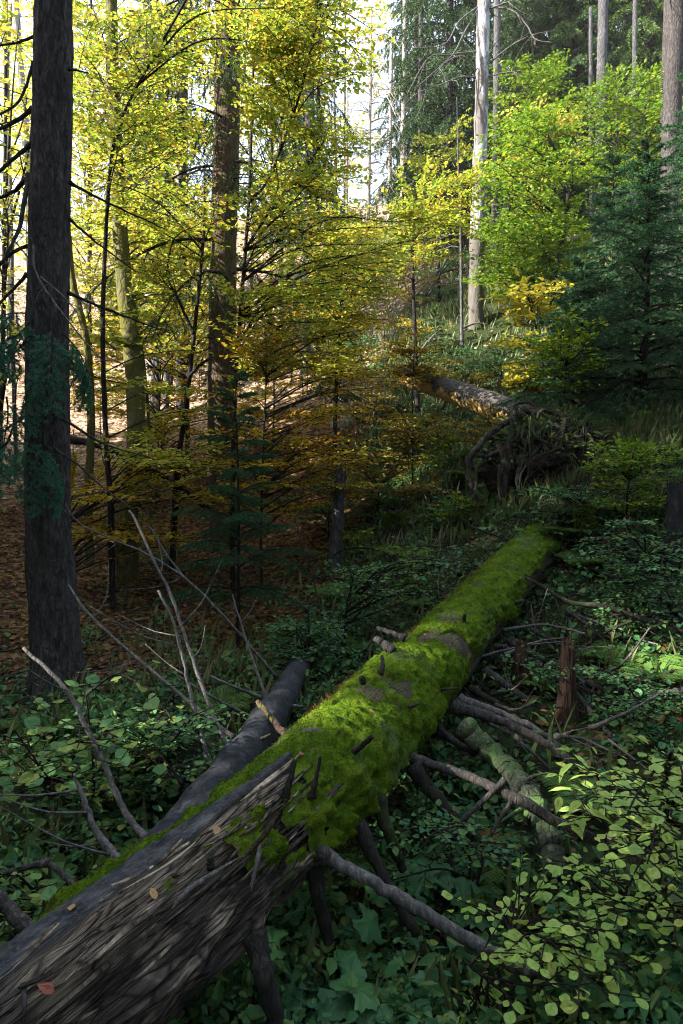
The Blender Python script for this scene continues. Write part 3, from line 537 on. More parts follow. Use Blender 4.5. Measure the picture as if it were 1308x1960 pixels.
# ------------------------------------------------------------------ grey bare log beside it
DM = barkmat('weathered_branch', (.05, .045, .042), (.125, .115, .108), (.24, .225, .21), .25, 40, 0, bd=.005)
gl = thing('fallen_log', 'smooth dark grey barkless log lying left of the mossy one, bristling with dead limbs', 'fallen log', P(460, 1460, 3.3)-A([0, 0, .1]))
gm = MB(); gp_ = spline(PX([(70, 1885, 1.95), (205, 1768, 2.3), (332, 1618, 2.75), (460, 1460, 3.3), (520, 1370, 4.0), (582, 1262, 5.4)]), 160); rr = np.linspace(.118, .082, 160); rr[-1] = .055; rr[-2] = .088
tube(gm, gp_, rr, 40, 0, .13, f=7); gm.build('trunk', M['smooth_log'], gl)
for ct, r0, r1, m, tw in (([(290, 1615, 2.72), (240, 1555, 2.85), (200, 1460, 3.0), (165, 1390, 3.05), (140, 1340, 3.1), (105, 1295, 3.15), (45, 1240, 3.2)], .020, .011, DM, 0),
 ([(250, 1672, 2.5), (190, 1600, 2.6), (160, 1530, 2.65), (143, 1480, 2.7)], .026, .009, DM, 2),
 ([(448, 1410, 3.5), (420, 1390, 3.55), (310, 1300, 3.7), (240, 1240, 3.8), (170, 1175, 3.9), (131, 1120, 4.0)], .014, .009, DM, 1),
 ([(405, 1475, 3.3), (370, 1350, 3.4), (350, 1260, 3.45), (330, 1185, 3.5), (303, 1130, 3.55)], .014, .009, DM, 1),
 ([(437, 1438, 3.4), (390, 1320, 3.5), (360, 1235, 3.6), (330, 1145, 3.7), (300, 1085, 3.75), (262, 1000, 3.85), (248, 978, 3.9)], .014, .009, DM, 1),
 ([(530, 1298, 4.9), (465, 1220, 4.8), (400, 1150, 4.7), (345, 1100, 4.7), (280, 1060, 4.7), (210, 1030, 4.7), (150, 1000, 4.7), (125, 965, 4.7)], .015, .007, DM, 2),
 ([(380, 1135, 4.7), (325, 1070, 4.75), (287, 1008, 4.8)], .010, .008, DM, 0),
 ([(512, 1342, 4.3), (480, 1250, 4.5), (462, 1195, 4.6), (445, 1138, 4.7)], .013, .006, DM, 1),
 ([(470, 1368, 4.0), (400, 1330, 3.9), (338, 1292, 3.9)], .013, .008, DM, 0), ([(500, 1335, 4.3), (450, 1315, 4.2), (403, 1294, 4.2)], .015, .010, DM, 0),
 ([(552, 1415, 3.3), (520, 1375, 3.6), (494, 1343, 3.75)], .022, .020, M['bark_brown'], 0), ([(365, 1510, 3.1), (318, 1478, 3.15), (265, 1432, 3.2)], .013, .007, DD, 1), ([(350, 1500, 3.1), (325, 1468, 3.1), (300, 1436, 3.15)], .010, .005, DD, 0),
 ([(230, 1695, 2.4), (195, 1703, 2.35), (168, 1700, 2.35)], .030, .026, DD, 0), ([(178, 1728, 2.3), (135, 1688, 2.35), (95, 1652, 2.4)], .016, .012, D, 0), ([(95, 1650, 2.4), (45, 1662, 2.4), (-20, 1680, 2.4)], .016, .014, D, 0),
 ([(80, 1805, 2.0), (40, 1762, 2.0), (-15, 1705, 2.05)], .030, .026, D, 0), ([(405, 1508, 3.05), (397, 1498, 3.05), (388, 1488, 3.07)], .020, .018, D, 0), ([(536, 1320, 4.4), (537, 1284, 4.5)], .012, .008, DD, 0),
 ([(495, 1418, 3.4), (520, 1405, 3.4)], .012, .010, DD, 0), ([(370, 1540, 2.95), (410, 1550, 2.9)], .016, .012, D, 0), ([(545, 1350, 4.2), (580, 1352, 4.1)], .014, .010, DP, 0), ([(575, 1262, 5.2), (570, 1240, 5.3), (568, 1190, 5.4)], .014, .009, DD, 0)):
    limb(gl, PX(ct), r0*.8, r1*.7, m, 'branch' if len(ct) > 3 else 'branch_stub', twigs=tw+(2 if len(ct) > 3 else 0), tlen=.3)
# ------------------------------------------------------------------ pale lichened limb, stumps, small dead wood
def lone(name, label, cat, ct, r0, r1, m, twigs=0, segs=10, rough=.12, group=None, n=None, tl=.25):
    p = PX(ct); t = thing(name, label, cat, p[len(p)//2], group); limb(t, p, r0, r1, m, 'limb', segs, rough, n, twigs, tl); return t
lone('fallen_limb', 'thick curved limb crusted with grey green lichen leaning below the mossy log', 'branch', [(890, 1395, 3.7), (934, 1435, 3.6), (974, 1470, 3.45), (1012, 1525, 3.2), (1044, 1590, 3.05), (1069, 1670, 2.9), (1088, 1760, 2.85)], .048, .060, M['lichen'], 2, 16, .2, None, 60)
lone('dead_branch', 'long dark forked dead branch arching over the far end of the mossy log', 'branch', [(899, 1007, 7.0), (964, 1030, 6.9), (1034, 1055, 6.7), (1104, 1075, 6.4), (1184, 1107, 6.0), (1320, 1145, 5.5)], .010, .026, DD, 4)
lone('dead_branch', 'thin dark dead branch crossing the moss just nearer than the arching one', 'branch', [(869, 1082, 6.1), (934, 1090, 6.0), (979, 1095, 5.9), (1034, 1120, 5.6), (1089, 1152, 5.4), (1154, 1160, 5.2), (1229, 1185, 5.1), (1320, 1210, 4.9)], .007, .024, DD, 5)
lone('dead_branch', 'short bent twig lying on the far tip of the mossy log', 'branch', [(1039, 1003, 7.0), (1060, 1030, 6.8), (1088, 1064, 6.6)], .007, .010, DD, 1)
lone('dead_branch', 'grey crooked stick right of the mossy log below two crossing branches', 'branch', [(1084, 1168, 5.4), (1129, 1200, 5.3), (1169, 1237, 5.2)], .014, .011, D, 1)
lone('dead_branch', 'slender bow shaped stick curving upward among the right hand brush', 'branch', [(1110, 1300, 4.7), (1150, 1290, 4.7), (1194, 1268, 4.7), (1246, 1200, 4.8)], .012, .006, D, 0)
lone('dead_branch', 'brown stick propped diagonally behind the red rotten stump', 'branch', [(1128, 1358, 4.4), (1204, 1310, 4.5), (1290, 1284, 4.6)], .013, .010, D, 1)
lone('dead_branch', 'crossing stick leaning under the long grey limb of the mossy log', 'branch', [(968, 1492, 3.0), (879, 1580, 2.95), (866, 1630, 2.95), (852, 1690, 2.95)], .013, .011, D, 1)
lone('dead_branch', 'thin stick leaning against the lichened limb below the log', 'branch', [(980, 1533, 2.9), (934, 1610, 2.9), (909, 1710, 2.9)], .009, .008, D, 0)
lone('dead_branch', 'weathered crooked branch lying flat on the ground behind the green leaf shrub', 'branch', [(930, 1745, 2.75), (1000, 1760, 2.7), (1060, 1790, 2.65), (1130, 1770, 2.7)], .022, .012, M['redwood'], 2)
lone('dead_branch', 'pale twig standing above the lance leaved plant at the right', 'branch', [(1165, 1415, 3.6), (1210, 1450, 3.5), (1260, 1490, 3.4)], .006, .004, DP, 0)
lone('dead_branch', 'black branch reaching into the right edge beside the light green shrub', 'branch', [(1190, 1585, 3.0), (1240, 1610, 3.0), (1320, 1650, 2.9)], .024, .018, DD, 1)
lone('dead_branch', 'broken grey branch end near the right edge under dark brush', 'branch', [(1240, 1330, 4.4), (1280, 1326, 4.3), (1325, 1318, 4.2)], .024, .020, D, 1)
lone('dead_branch', 'reddish drooping bare twig hanging in front of the brown thicket', 'branch', [(565, 990, 6.6), (580, 1050, 6.5), (600, 1110, 6.4), (612, 1160, 6.3), (628, 1215, 6.3)], .010, .005, M['redwood'], 4, 6)
lone('dead_branch', 'arched dark stem bending over the small mossy stump', 'branch', [(600, 1130, 7.6), (625, 1075, 7.7), (670, 1050, 7.8), (730, 1055, 7.6), (765, 1085, 7.4), (770, 1130, 7.2)], .014, .006, DD, 2, 6)
lone('dead_branch', 'long dark fallen bough sagging behind the big left spruce', 'branch', [(128, 840, 9.6), (190, 852, 9.4), (250, 878, 9.2), (330, 925, 9.0), (400, 975, 8.9)], .050, .035, M['stem'], 2)
def stump(label, px, d, h, r, m, top=.12, lean=(0, 0), moss=None):
    b = gp(px, d); t = thing('tree_stump', label, 'stump', b); mb = MB(); n, k = 26, 26; z = np.linspace(-.2, h, n); a = np.arange(k)*2*pi/k; Z, T = np.meshgrid(z, a, indexing='ij')
    jag = top*(fbm(np.stack([np.cos(T)*3, np.sin(T)*3, T*0+px], -1), 3)+.2); Z = Z+jag*np.clip(Z/h, 0, 1)**2; rr = r*(1+.5*np.exp(-np.clip(Z, 0, 9)/.12)-.25*Z/h)*(1+.12*fbm(np.stack([np.cos(T)*4, np.sin(T)*4, Z*2], -1), 3))
    V = np.stack([b[0]+rr*np.cos(T)+lean[0]*Z, b[1]+rr*np.sin(T)+lean[1]*Z, b[2]+Z], -1); i, j = np.meshgrid(np.arange(n-1), np.arange(k), indexing='ij'); j2 = (j+1) % k
    mb.add(V, [np.stack([i*k+j, i*k+j2, (i+1)*k+j2, (i+1)*k+j], -1).reshape(-1, 4), (np.arange(k)+(n-1)*k)[None]], 0); mb.build('trunk', m, t)
    if moss:
        N = 2500; f = rng.random(N); z = h*(1-.65*f**2); an = rng.random(N)*2*pi; q = r*.95; p = np.stack([b[0]+q*np.cos(an)+lean[0]*z, b[1]+q*np.sin(an)+lean[1]*z, b[2]+z], 1); dd = nrm(np.stack([np.cos(an), np.sin(an), an*0+.5], 1)+rng.normal(size=(N, 3))*.4)
        mm = MB(); leaves(mm, T_FAR, p, dd, rng.normal(size=(N, 3)), .03, .4); tag(mm.build('moss', M['moss'], t), None, None, None, 'stuff')
    return t
stump('splintered reddish brown rotten stump standing among branches right of the mossy log', 1094, 4.3, .46, .052, M['redwood'], .12)
stump('short pale brown stump in the gap just right of the mossy log', 1004, 4.75, .24, .06, M['redwood'], .15)
stump('small stump capped with green moss on the leafy slope left of the log', 757, 8.3, .33, .13, M['stem'], .08, (0, 0), True)
stump('grey weathered leaning snag behind the arched dark stem', 640, 7.9, 1.05, .075, M['bark_grey'], .2, (.07, 0))
stump('dark grey broken snag at the right edge above the fern', 1300, 6.2, .62, .09, M['smooth_log'], .1, (-.05, 0))
stump('mossy little log end standing behind the far tip of the mossy log', 1130, 6.7, .42, .09, M['stem'], .05, (-.1, .2), True)
stump('pale jagged stump glowing in the bushes above the copper shrub', 655, 13.5, .75, .16, M['bark_pale'], .3)
for k in range(30):
    x = R(880, 1250); y = R(1110, 1420); d = 3.75+(1420-y)/310*2.1; l = R(60, 210); a = R(-.5, .9); lone('dead_branch', 'dark dead stick in the tangle of brush right of the mossy log', 'branch', [(x, y, d), (x+l*.5*cos(a), y+l*.5*sin(a)+R(-14, 14), d-R(-.2, .2)), (x+l*cos(a), y+l*sin(a), d-R(0, .4))], R(.006, .015), R(.003, .006), (DD, D, DP)[k % 3], 2, 6, .15, 'tangled sticks right of the mossy log')
# leaves lying on the log
def logleaf(label, s, th, size, az, m, T=T_HAZEL, off=.03):
    p = logp(A(s), A(th), A(off)); c, t, u, r = logframe(A(s)); n = nrm(p-c); d = nrm(t*cos(az)+np.cross(n, t)*sin(az)+n*.15); mb = MB(); leaves(mb, T, [[0, 0, 0]], [d], [n], size, .85); o = mb.build('fallen_leaf', m); o.location = p; tag(o, label, 'fallen leaf', 'fallen leaves on the mossy log')
for a in (('dark red fallen leaf on bare wood just below the moss edge', SM+.10, .30, .05, 2.6, M['red_leaf'], T_OV, .022), ('brown fallen leaf beside the pale curved splinters of the rotten wood', SM-.50, .30, .04, .4, M['tan_leaf'], T_OV, .02),
 ('curled tan fallen leaf in the middle of the rotten wood', SM-.78, .52, .038, 1.2, M['tan_leaf'], T_OV, .02), ('orange fallen leaf on the smooth bark strip near the lower left', SM-.95, -.12, .034, .7, M['tan_leaf'], T_OV, .012),
 ('reddish fallen leaf at the very bottom of the picture on rotten wood', SM-1.12, .62, .045, 2., M['red_leaf'], T_OV, .02), ('orange brown fallen leaf standing in moss beside the broken twig stubs', SM+.62, .62, .045, 1.5, M['tan_leaf'], T_OV, .05),
 ('small pale fallen leaf on the moss near the bare bark patch', SM+1.95, .12, .04, .5, M['tan_leaf'], T_OV, .045), ('tiny red fallen leaf close to the mossy twig stub at the rot edge', SM+.02, .12, .03, .2, M['red_leaf'], T_OV, .02)): logleaf(*a)
# ------------------------------------------------------------------ yellow-barked fallen trunk with its root plate
yl = thing('fallen_tree', 'uprooted tree with yellow peeling bark and a dark upturned root plate', 'fallen tree', P(1030, 900, 8.3))
mb = MB(); q = spline(PX([(1050, 835, 8.5), (1000, 800, 9.2), (920, 768, 10.2), (840, 740, 11.3), (780, 722, 12.2)]), 60); tube(mb, q, np.linspace(.20, .17, 60), 22, 0, .05, f=5)
v = mb.v[0]; cen = np.repeat(q, 22, 0); mb.a = [np.stack([nrm(v-cen)[:, 2], v[:, 0], v[:, 1]], 1)]; mb.hasa = True; mb.build('trunk', M['peel'], yl)
def rootplate():
    mb = MB(); n, k = 34, 46; u = np.linspace(.0, pi, n); a = np.arange(k)*2*pi/k; U, T = np.meshgrid(u, a, indexing='ij'); d = np.stack([np.sin(U)*np.cos(T), np.cos(U), np.sin(U)*np.sin(T)], -1)
    r = 1.04+.28*fbm(d*2.2+4, 4)+.16*fbm(d*7, 3); c = P(1055, 890, 8.2); V = c+d*r[..., None]*A([.72, .42, .50]); i, j = np.meshgrid(np.arange(n-1), np.arange(k), indexing='ij'); j2 = (j+1) % k
    mb.add(V, [np.stack([i*k+j, i*k+j2, (i+1)*k+j2, (i+1)*k+j], -1).reshape(-1, 4)], 0); mb.build('root_plate', M['soil'], yl); return c
rc = rootplate()
for ct, r0, r1 in (([(1002, 790, 8.1), (985, 800, 8.0), (940, 830, 7.9), (900, 875, 7.8), (895, 900, 7.75), (905, 935, 7.7), (925, 970, 7.7)], .040, .028), ([(1000, 782, 8.1), (1030, 790, 8.0), (1015, 770, 8.1), (985, 775, 8.2)], .03, .012), ([(985, 780, 8.0), (980, 820, 7.9), (975, 860, 7.8), (985, 900, 7.8)], .035, .03),
 ([(960, 860, 7.9), (935, 872, 7.85), (910, 872, 7.8)], .03, .02), ([(960, 850, 7.9), (970, 900, 7.8), (962, 950, 7.8)], .05, .03), ([(1080, 800, 8.0), (1040, 785, 7.9), (1030, 800, 7.9)], .03, .02), ([(905, 880, 7.8), (912, 920, 7.7), (905, 960, 7.65)], .02, .008), ([(960, 890, 7.8), (955, 930, 7.75), (960, 960, 7.7)], .03, .01),
 ([(1110, 810, 8.0), (1150, 835, 7.9), (1160, 880, 7.8)], .04, .02), ([(1000, 880, 7.8), (990, 920, 7.7), (1000, 950, 7.7)], .03, .02), ([(1100, 870, 7.8), (1120, 920, 7.7), (1150, 950, 7.7)], .03, .015)): limb(yl, PX(ct), r0, r1, M['root'], 'root', 9, .2)
for k in range(26):
    x = R(985, 1130); y = R(800, 900); a = R(.6, 2.7); l = R(40, 110); dd = R(7.6, 7.8); limb(yl, PX([(x, y, dd+.2), (x+l*.4*cos(a)+R(-15, 15), y+l*.4*sin(a), dd), (x+l*.8*cos(a)+R(-15, 15), y+l*.8*sin(a), dd), (x+l*1.1*cos(a), y+l*1.1*sin(a)+R(-10, 10), dd+.05)]), R(.010, .024), .003, M['root'], 'root', 6, .25)
for k in range(34):                     # fine root fibres and dead grass hanging over the plate
    x = R(1005, 1140); y = R(795, 850); dd = R(7.72, 7.85); l = R(40, 120); b = R(-30, 12); ct = PX([(x, y, dd+.1), (x+b*.3, y+l*.3, dd-.05), (x+b, y+l, dd)]); m2 = MB(); tube(m2, spline(ct, 7), np.linspace(.006, .002, 7), 4, 0); m2.build('root_fibre', (M['grass'], M['root'], M['dead'])[k % 3], yl)
mb = MB(); wm = MB(); N = 380; an = rng.random(N)*2*pi; el = rng.uniform(.05, 1.2, N); dv = np.stack([np.cos(an)*np.cos(el), np.sin(an)*np.cos(el), np.sin(el)], 1); pp = rc+dv*A([.80, .48, .56]); leaves(mb, T_BEECH, pp+dv*rng.uniform(0, .18, (N, 1)), dv*.5+rng.normal(size=(N, 3))*.6-A([0, 0, .3]), A([0, 0, 1.])+rng.normal(size=(N, 3))*.5, rng.uniform(.03, .075, N))
T_BL = tmpl([(.2, .022), (.6, .02)], 0, 0, .45); N = 700; an = rng.random(N)*2*pi; el = rng.uniform(.1, 1.4, N); dv = np.stack([np.cos(an)*np.cos(el), np.sin(an)*np.cos(el), np.sin(el)], 1); leaves(mb, T_BL, rc+dv*A([.76, .45, .54]), dv*.8+rng.normal(size=(N, 3))*.4+A([0, -.3, .1]), dv+A([0, 0, 1.]), rng.uniform(.10, .30, N), .45, 1); tag(mb.build('foliage', [M['herb'], M['grass']], yl), None, None, None, 'stuff')
# ------------------------------------------------------------------ left trees
def tree(name, label, cat, base, group=None): return thing(name, label, cat, base, group)
b = gp(104, 5.0); t1 = tree('spruce_tree', 'massive dark spruce trunk nearest the left edge', 'tree', b)
mb = MB(); q = spline([b+A([0, 0, -.3]), b+A([0, 0, .05]), P(93, 1000, 5.0), P(92, 600, 5.0), P(102, 0, 5.0), P(106, -600, 5.0)+A([0, 0, 2.]), P(110, -600, 5.)+A([0, 0, 9.])], 420); z = q[:, 2]-b[2]; k = 72
rr = np.interp(z, [-.3, .0, .25, .6, 2, 5.2, 15], [.27, .20, .17, .158, .138, .112, .06]); tube(mb, q, rr, k, 0, .0); v = mb.v[0]; cen = np.repeat(q, k, 0); dv = nrm(v-cen); an = np.arctan2(dv[:, 1], dv[:, 0]); zz = v[:, 2]
pp = np.stack([np.cos(an)*5, np.sin(an)*5, zz*2.2], 1); fl = np.exp(-np.clip(zz-b[2], 0, 9)/.22)*np.maximum(0, np.cos(an*4+.8))*.10
v += dv*((1-np.abs(fbm(pp*2.1, 4, .6)))*.014+.010*fbm(pp, 3)+fl+.03*np.exp(-((zz-3.9)/.08)**2)*np.exp(-((an+1.0)/.3)**2)+.03*np.exp(-((zz-4.35)/.07)**2)*np.exp(-((an+1.6)/.25)**2))[:, None]; mb.v[0] = v; mb.build('trunk', M['bark'], t1)
mb = MB(); crown(mb, b[2]+6.9, b[2]+17, 46, 3.0, .5, 150, .05, .009, .6, .3, 16, 3, xy=lambda z: (b[0], b[1])); mb.build('crown', [M['needle'], M['stem']], t1)
for ct, r0, r1, m, tw in (([(62, 208, 5.0), (30, 232, 4.9), (-30, 262, 4.8)], .017, .010, M['stem'], 2), ([(58, 278, 5.0), (25, 305, 4.9), (-20, 345, 4.8)], .016, .010, M['stem'], 2), ([(56, 335, 5.0), (48, 380, 4.9), (35, 440, 4.85), (5, 500, 4.8), (-25, 530, 4.8)], .018, .010, D, 4),
 ([(58, 470, 5.0), (30, 480, 4.9), (-20, 520, 4.8)], .014, .007, M['stem'], 4), ([(52, 525, 5.0), (20, 560, 4.9), (-25, 605, 4.8)], .013, .007, M['stem'], 5), ([(56, 340, 5.0), (20, 370, 5.1), (-25, 385, 5.2)], .016, .01, M['stem'], 3), ([(64, 120, 5.0), (48, 170, 4.9), (30, 200, 4.8), (-20, 230, 4.7)], .012, .006, M['stem'], 4), ([(66, 70, 5.), (30, 82, 4.9), (-20, 90, 4.8)], .010, .006, M['stem'], 3),
 ([(133, 133, 4.9), (150, 135, 4.85), (170, 140, 4.8)], .010, .004, M['stem'], 1), ([(60, 585, 4.9), (50, 650, 4.8), (0, 700, 4.7)], .010, .005, D, 2), ([(65, 470, 4.86), (68, 520, 4.8), (105, 580, 4.75), (160, 650, 4.7), (196, 690, 4.65)], .009, .004, DP, 3), ([(78, 530, 4.85), (120, 565, 4.75), (150, 600, 4.7)], .006, .003, DP, 1),
 ([(62, 785, 4.85), (30, 810, 4.75), (-20, 840, 4.6)], .012, .008, D, 1), ([(100, 790, 4.82), (150, 820, 4.9), (200, 850, 5.0), (300, 880, 5.2)], .012, .004, D, 4), ([(104, 858, 4.83), (150, 890, 4.8), (200, 935, 4.7), (255, 975, 4.6)], .009, .004, D, 2), ([(96, 915, 4.83), (104, 955, 4.7), (130, 985, 4.65)], .010, .008, D, 0), ([(134, 350, 4.9), (190, 380, 5.2), (320, 440, 5.6)], .012, .004, M['stem'], 3), ([(134, 420, 4.9), (180, 460, 5.2), (260, 520, 5.6)], .010, .004, M['stem'], 3),
 ([(130, 560, 4.9), (200, 590, 5.1), (330, 640, 5.5)], .012, .004, M['stem'], 4), ([(133, 690, 4.9), (180, 720, 5.2), (240, 735, 5.4)], .008, .004, M['stem'], 3)): limb(t1, PX(ct), r0, r1, m, 'branch', 7, .12, None, tw, .35)
mb = MB(); P0 = []; P1 = []
for (px, py, d, dx, dz) in [(60, 610, 4.7, -.25, -.35), (90, 620, 4.65, .18, -.55), (40, 640, 4.6, -.3, -.3), (75, 690, 4.6, -.10, -.45), (20, 660, 4.55, -.2, -.4), (120, 640, 4.65, .22, -.45), (60, 830, 4.55, -.08, -.5), (20, 840, 4.5, -.2, -.45), (85, 850, 4.6, .12, -.45), (50, 600, 4.7, -.5, -.1), (135, 660, 4.7, .1, -.4), (10, 760, 4.5, -.15, -.5)]:
    o = P(px, py, d); L = np.hypot(dx, dz)*1.05; ax, a, c = sprig(1., .5, .25, 18, 4); az = atan2(R(-.25, .25), dx); m = rotm(az, -atan2(-dz, abs(dx))*.9); P0.append(a*L@m.T+o); P1.append(c*L@m.T+o); tube(mb, ax*L@m.T+o, np.linspace(.006, .002, 9), 4, 1)
P0 = np.vstack(P0); P1 = np.vstack(P1); segs3(mb, P0, P1, .002, 1); needles(mb, P0, P1, 800, .022, .005); mb.build('foliage', [M['needle_bough'], M['stem']], t1)
b = gp(428, 10.); t2 = tree('spruce_tree', 'second brown spruce trunk behind yellow beech sprays, left of centre', 'tree', b)
trunk(t2, [b, P(425, 800, 10), P(428, 500, 10), P(436, 100, 10), P(440, -300, 10)+A([0, 0, 6])], .21, .13, M['bark_brown'], 40, 160, .08, .07, 5)
mb = MB(); crown(mb, b[2]+3.3, b[2]+17, 64, 2.4, .5, 130, .05, .009, .75, .35, 16, 3, xy=lambda z: (b[0]+.02*z, b[1]), pit=(-.35, .1), gap=.15); mb.build('crown', [M['needle'], M['stem']], t2)
for k in range(26):
    y = R(330, 1000); sd = 1 if k % 2 else -1; l = R(30, 120); limb(t2, PX([(428+sd*14, y, 9.9), (428+sd*(14+l*.5), y+R(-10, 14), 9.8), (428+sd*(14+l), y+R(0, 40), 9.7)]), .009, .003, M['stem'], 'branch', 5, .1, None, 2, .35)
b = gp(243, 8.7); t3 = tree('beech_tree', 'curved mossy yellow green beech trunk between the two spruces', 'tree', b)
trunk(t3, [b, P(243, 1000, 8.8), P(262, 860, 9.0), P(256, 700, 9.2), P(240, 560, 9.4), P(230, 430, 9.6), P(222, 280, 9.8), P(215, 100, 10), P(212, -200, 10)], .14, .07, M['bark_moss'], 26, 120, .06, .06, 5)
S3 = spline([P(262, 860, 9.0), P(240, 560, 9.4), P(222, 280, 9.8), P(215, 100, 10), P(212, -200, 10)], 40)
lm = MB(); wm = MB(); beech(lm, wm, [S3], region([(130, 0), (440, 0), (400, 170), (330, 330), (130, 330)], 34, 8.6, 11.5)+region([(130, 330), (400, 330), (400, 640), (140, 700)], 26, 9., 11.5), .072, tw=.55, nt=13); lm.build('foliage', M['beech'], t3); wm.build('branches', M['stem'], t3)
def slim(label, ct, r0, r1, targs, m='beech', leaf=.075, cat='tree', name='beech_sapling', mat='stem', fork=(), nt=12, tw=.5, T=T_BEECH, dens=1., rise=.3, tilt=.32):
    p = PX(ct); d = p[0][1]; g = float(H(p[0][0], d)); b = A([p[0][0], d, g]); 
    t = tree(name, label, cat, b); pts = np.vstack([[b-A([0, 0, .1])], p]) if p[0][2]-g > .05 else p; mb = MB(); q = spline(pts, 70); tube(mb, q, np.linspace(r0, r1, 70), 10, 0, .12, f=12); mb.build('trunk', M[mat], t); st = [q]
    for f in fork:
        o = PX(f); st.append(spline(o, 20)); limb(t, o, r0*.5, r1, M[mat], 'branch', 8, .1, 24)
    if len(targs):
        lm = MB(); wm = MB(); beech(lm, wm, st, targs, leaf, T, tw, nt, dens=dens, rise=rise, tilt=tilt); lm.build('foliage', M[m], t); wm.build('branches', M[mat], t)
    return t
slim('thin dark sinuous sapling just right of the big left spruce, crossing the top', [(212, 960, 7.6), (205, 870, 7.6), (197, 650, 7.6), (203, 450, 7.6), (217, 280, 7.5), (250, 190, 7.4), (300, 100, 7.3), (362, -10, 7.2)], .038, .012, region([(140, 60), (560, 0), (560, 110), (390, 200), (340, 330), (140, 300)], 17, 6.6, 8)+region([(140, 620), (330, 560), (420, 900), (180, 980)], 14, 7., 8.5), 'beech', .062)
slim('leaning black sapling stem forking in front of the bright hillside', [(330, 1080, 8.9), (340, 900, 8.9), (352, 810, 8.9), (363, 720, 8.8), (376, 600, 8.8), (390, 450, 8.8), (392, 330, 8.8)], .046, .014, region([(190, 330), (420, 300), (420, 470), (300, 560), (200, 480)], 15, 7.6, 9.3)+region([(270, 800), (460, 800), (430, 980), (260, 980)], 10, 8.2, 9.3), 'beech', .062, fork=([(364, 718, 8.8), (382, 700, 8.75), (400, 688, 8.7)], [(372, 640, 8.8), (340, 570, 8.7), (310, 515, 8.6)]))
slim('slender black sapling with upswept forks in the middle of the yellow foliage', [(445, 1000, 8.2), (450, 760, 8.2), (461, 590, 8.2), (470, 480, 8.2), (477, 380, 8.2), (482, 240, 8.2), (485, 140, 8.2), (490, -60, 8.3)], .034, .010, region([(450, 0), (740, 0), (720, 130), (690, 330), (720, 420), (790, 430), (760, 500), (660, 560), (480, 600), (500, 300)], 74, 7., 9.2)+region([(470, 560), (720, 540), (660, 690), (480, 720)], 22, 7.2, 9), 'beech', .062, fork=([(476, 388, 8.2), (508, 352, 8.1), (530, 305, 8.0), (550, 250, 7.9), (572, 190, 7.8), (600, 75, 7.7), (610, -20, 7.6)], [(468, 480, 8.2), (520, 400, 8.0), (600, 300, 7.9), (620, 270, 7.9)]), nt=13)
slim('brown green sapling trunk hidden against the right side of the big left spruce', [(170, 960, 9.4), (175, 800, 9.4), (165, 650, 9.4), (140, 540, 9.4), (128, 420, 9.4)], .066, .04, [], mat='bark_moss')
slim('thin young stem beside the mossy beech trunk', [(285, 830, 9.8), (280, 740, 9.8), (268, 640, 9.8), (250, 540, 9.8), (238, 440, 9.8)], .03, .016, region([(240, 560), (330, 560), (330, 760), (240, 760)], 5, 9.3, 10.2), mat='bark_moss')
slim('rust and yellow leaved young beech spreading low in the centre', [(500, 1010, 7.9), (505, 850, 7.9), (510, 720, 7.9)], .022, .008, region([(460, 640), (720, 600), (740, 760), (700, 940), (560, 1000), (420, 960)], 54, 7.2, 9.), 'orange', .06, nt=12)
slim('bright yellow beech saplings glowing low beside the slope opening', [(640, 900, 10.5), (645, 760, 10.5), (650, 620, 10.5), (655, 520, 10.5)], .025, .01, region([(620, 420), (790, 430), (760, 520), (700, 640), (720, 720), (600, 740)], 84, 9.4, 11.8), 'beech_far', .075)
slim('low orange brown undergrowth tree spreading dim leaves behind the left spruce', [(120, 1130, 8.2), (125, 1000, 8.2)], .02, .01, region([(130, 830), (420, 900), (420, 1020), (330, 1060), (140, 1010)], 28, 7.2, 9.2), 'orange', .06)
slim('spindly sapling of yellow leaves rising at the far left edge', [(-10, 1000, 12), (5, 700, 12), (10, 300, 12), (12, 0, 12)], .05, .02, region([(-60, 0), (66, 0), (66, 900), (-60, 900)], 34, 9, 13), 'beech_far', .09)
slim('tangled dim thicket of yellow brown leaves on the bank behind the left trunks', [(300, 960, 12), (305, 800, 12), (310, 640, 12)], .02, .008, region([(130, 560), (430, 560), (440, 900), (140, 920)], 60, 10.5, 14), 'orange', .075, nt=11, tw=.45)
slim('twiggy bush of dull gold leaves behind the second trunk', [(520, 900, 12.5), (525, 760, 12.5), (520, 640, 12.5)], .02, .008, region([(420, 560), (640, 560), (700, 760), (600, 900), (440, 900)], 46, 11.5, 14), 'orange', .075, nt=11, tw=.45)
slim('dense green brown brush filling the gully left of the root plate', [(720, 1010, 9.4), (725, 930, 9.4)], .014, .006, region([(620, 880), (880, 860), (900, 1000), (640, 1060)], 34, 8.4, 10), 'copper', .05, 'shrub', 'leafy_shrub', nt=10, tw=.28)
slim('wiry green bramble over the bank beyond the mossy log tip', [(1120, 1040, 7.2), (1125, 990, 7.2)], .010, .005, region([(980, 930), (1180, 930), (1190, 1040), (1100, 1075), (1000, 1015)], 40, 6.6, 7.5), 'herb', .045, 'shrub', 'leafy_shrub', nt=9, tw=.22)
slim('dark bramble tangle on the right bank between the fern and the crossing branches', [(1230, 1120, 6), (1235, 1060, 6)], .010, .005, region([(1130, 1000), (1320, 980), (1320, 1280), (1180, 1260)], 60, 5., 6.4), 'herb', .045, 'shrub', 'leafy_shrub', nt=9, tw=.22)
slim('small leaved dark bush in the hollow right of the rotten stump', [(1210, 1400, 4.2), (1220, 1340, 4.2)], .008, .004, region([(1110, 1290), (1320, 1270), (1320, 1440), (1150, 1450)], 14, 3.8, 4.6), 'herb', .036, 'shrub', 'leafy_shrub', nt=8, tw=.18)
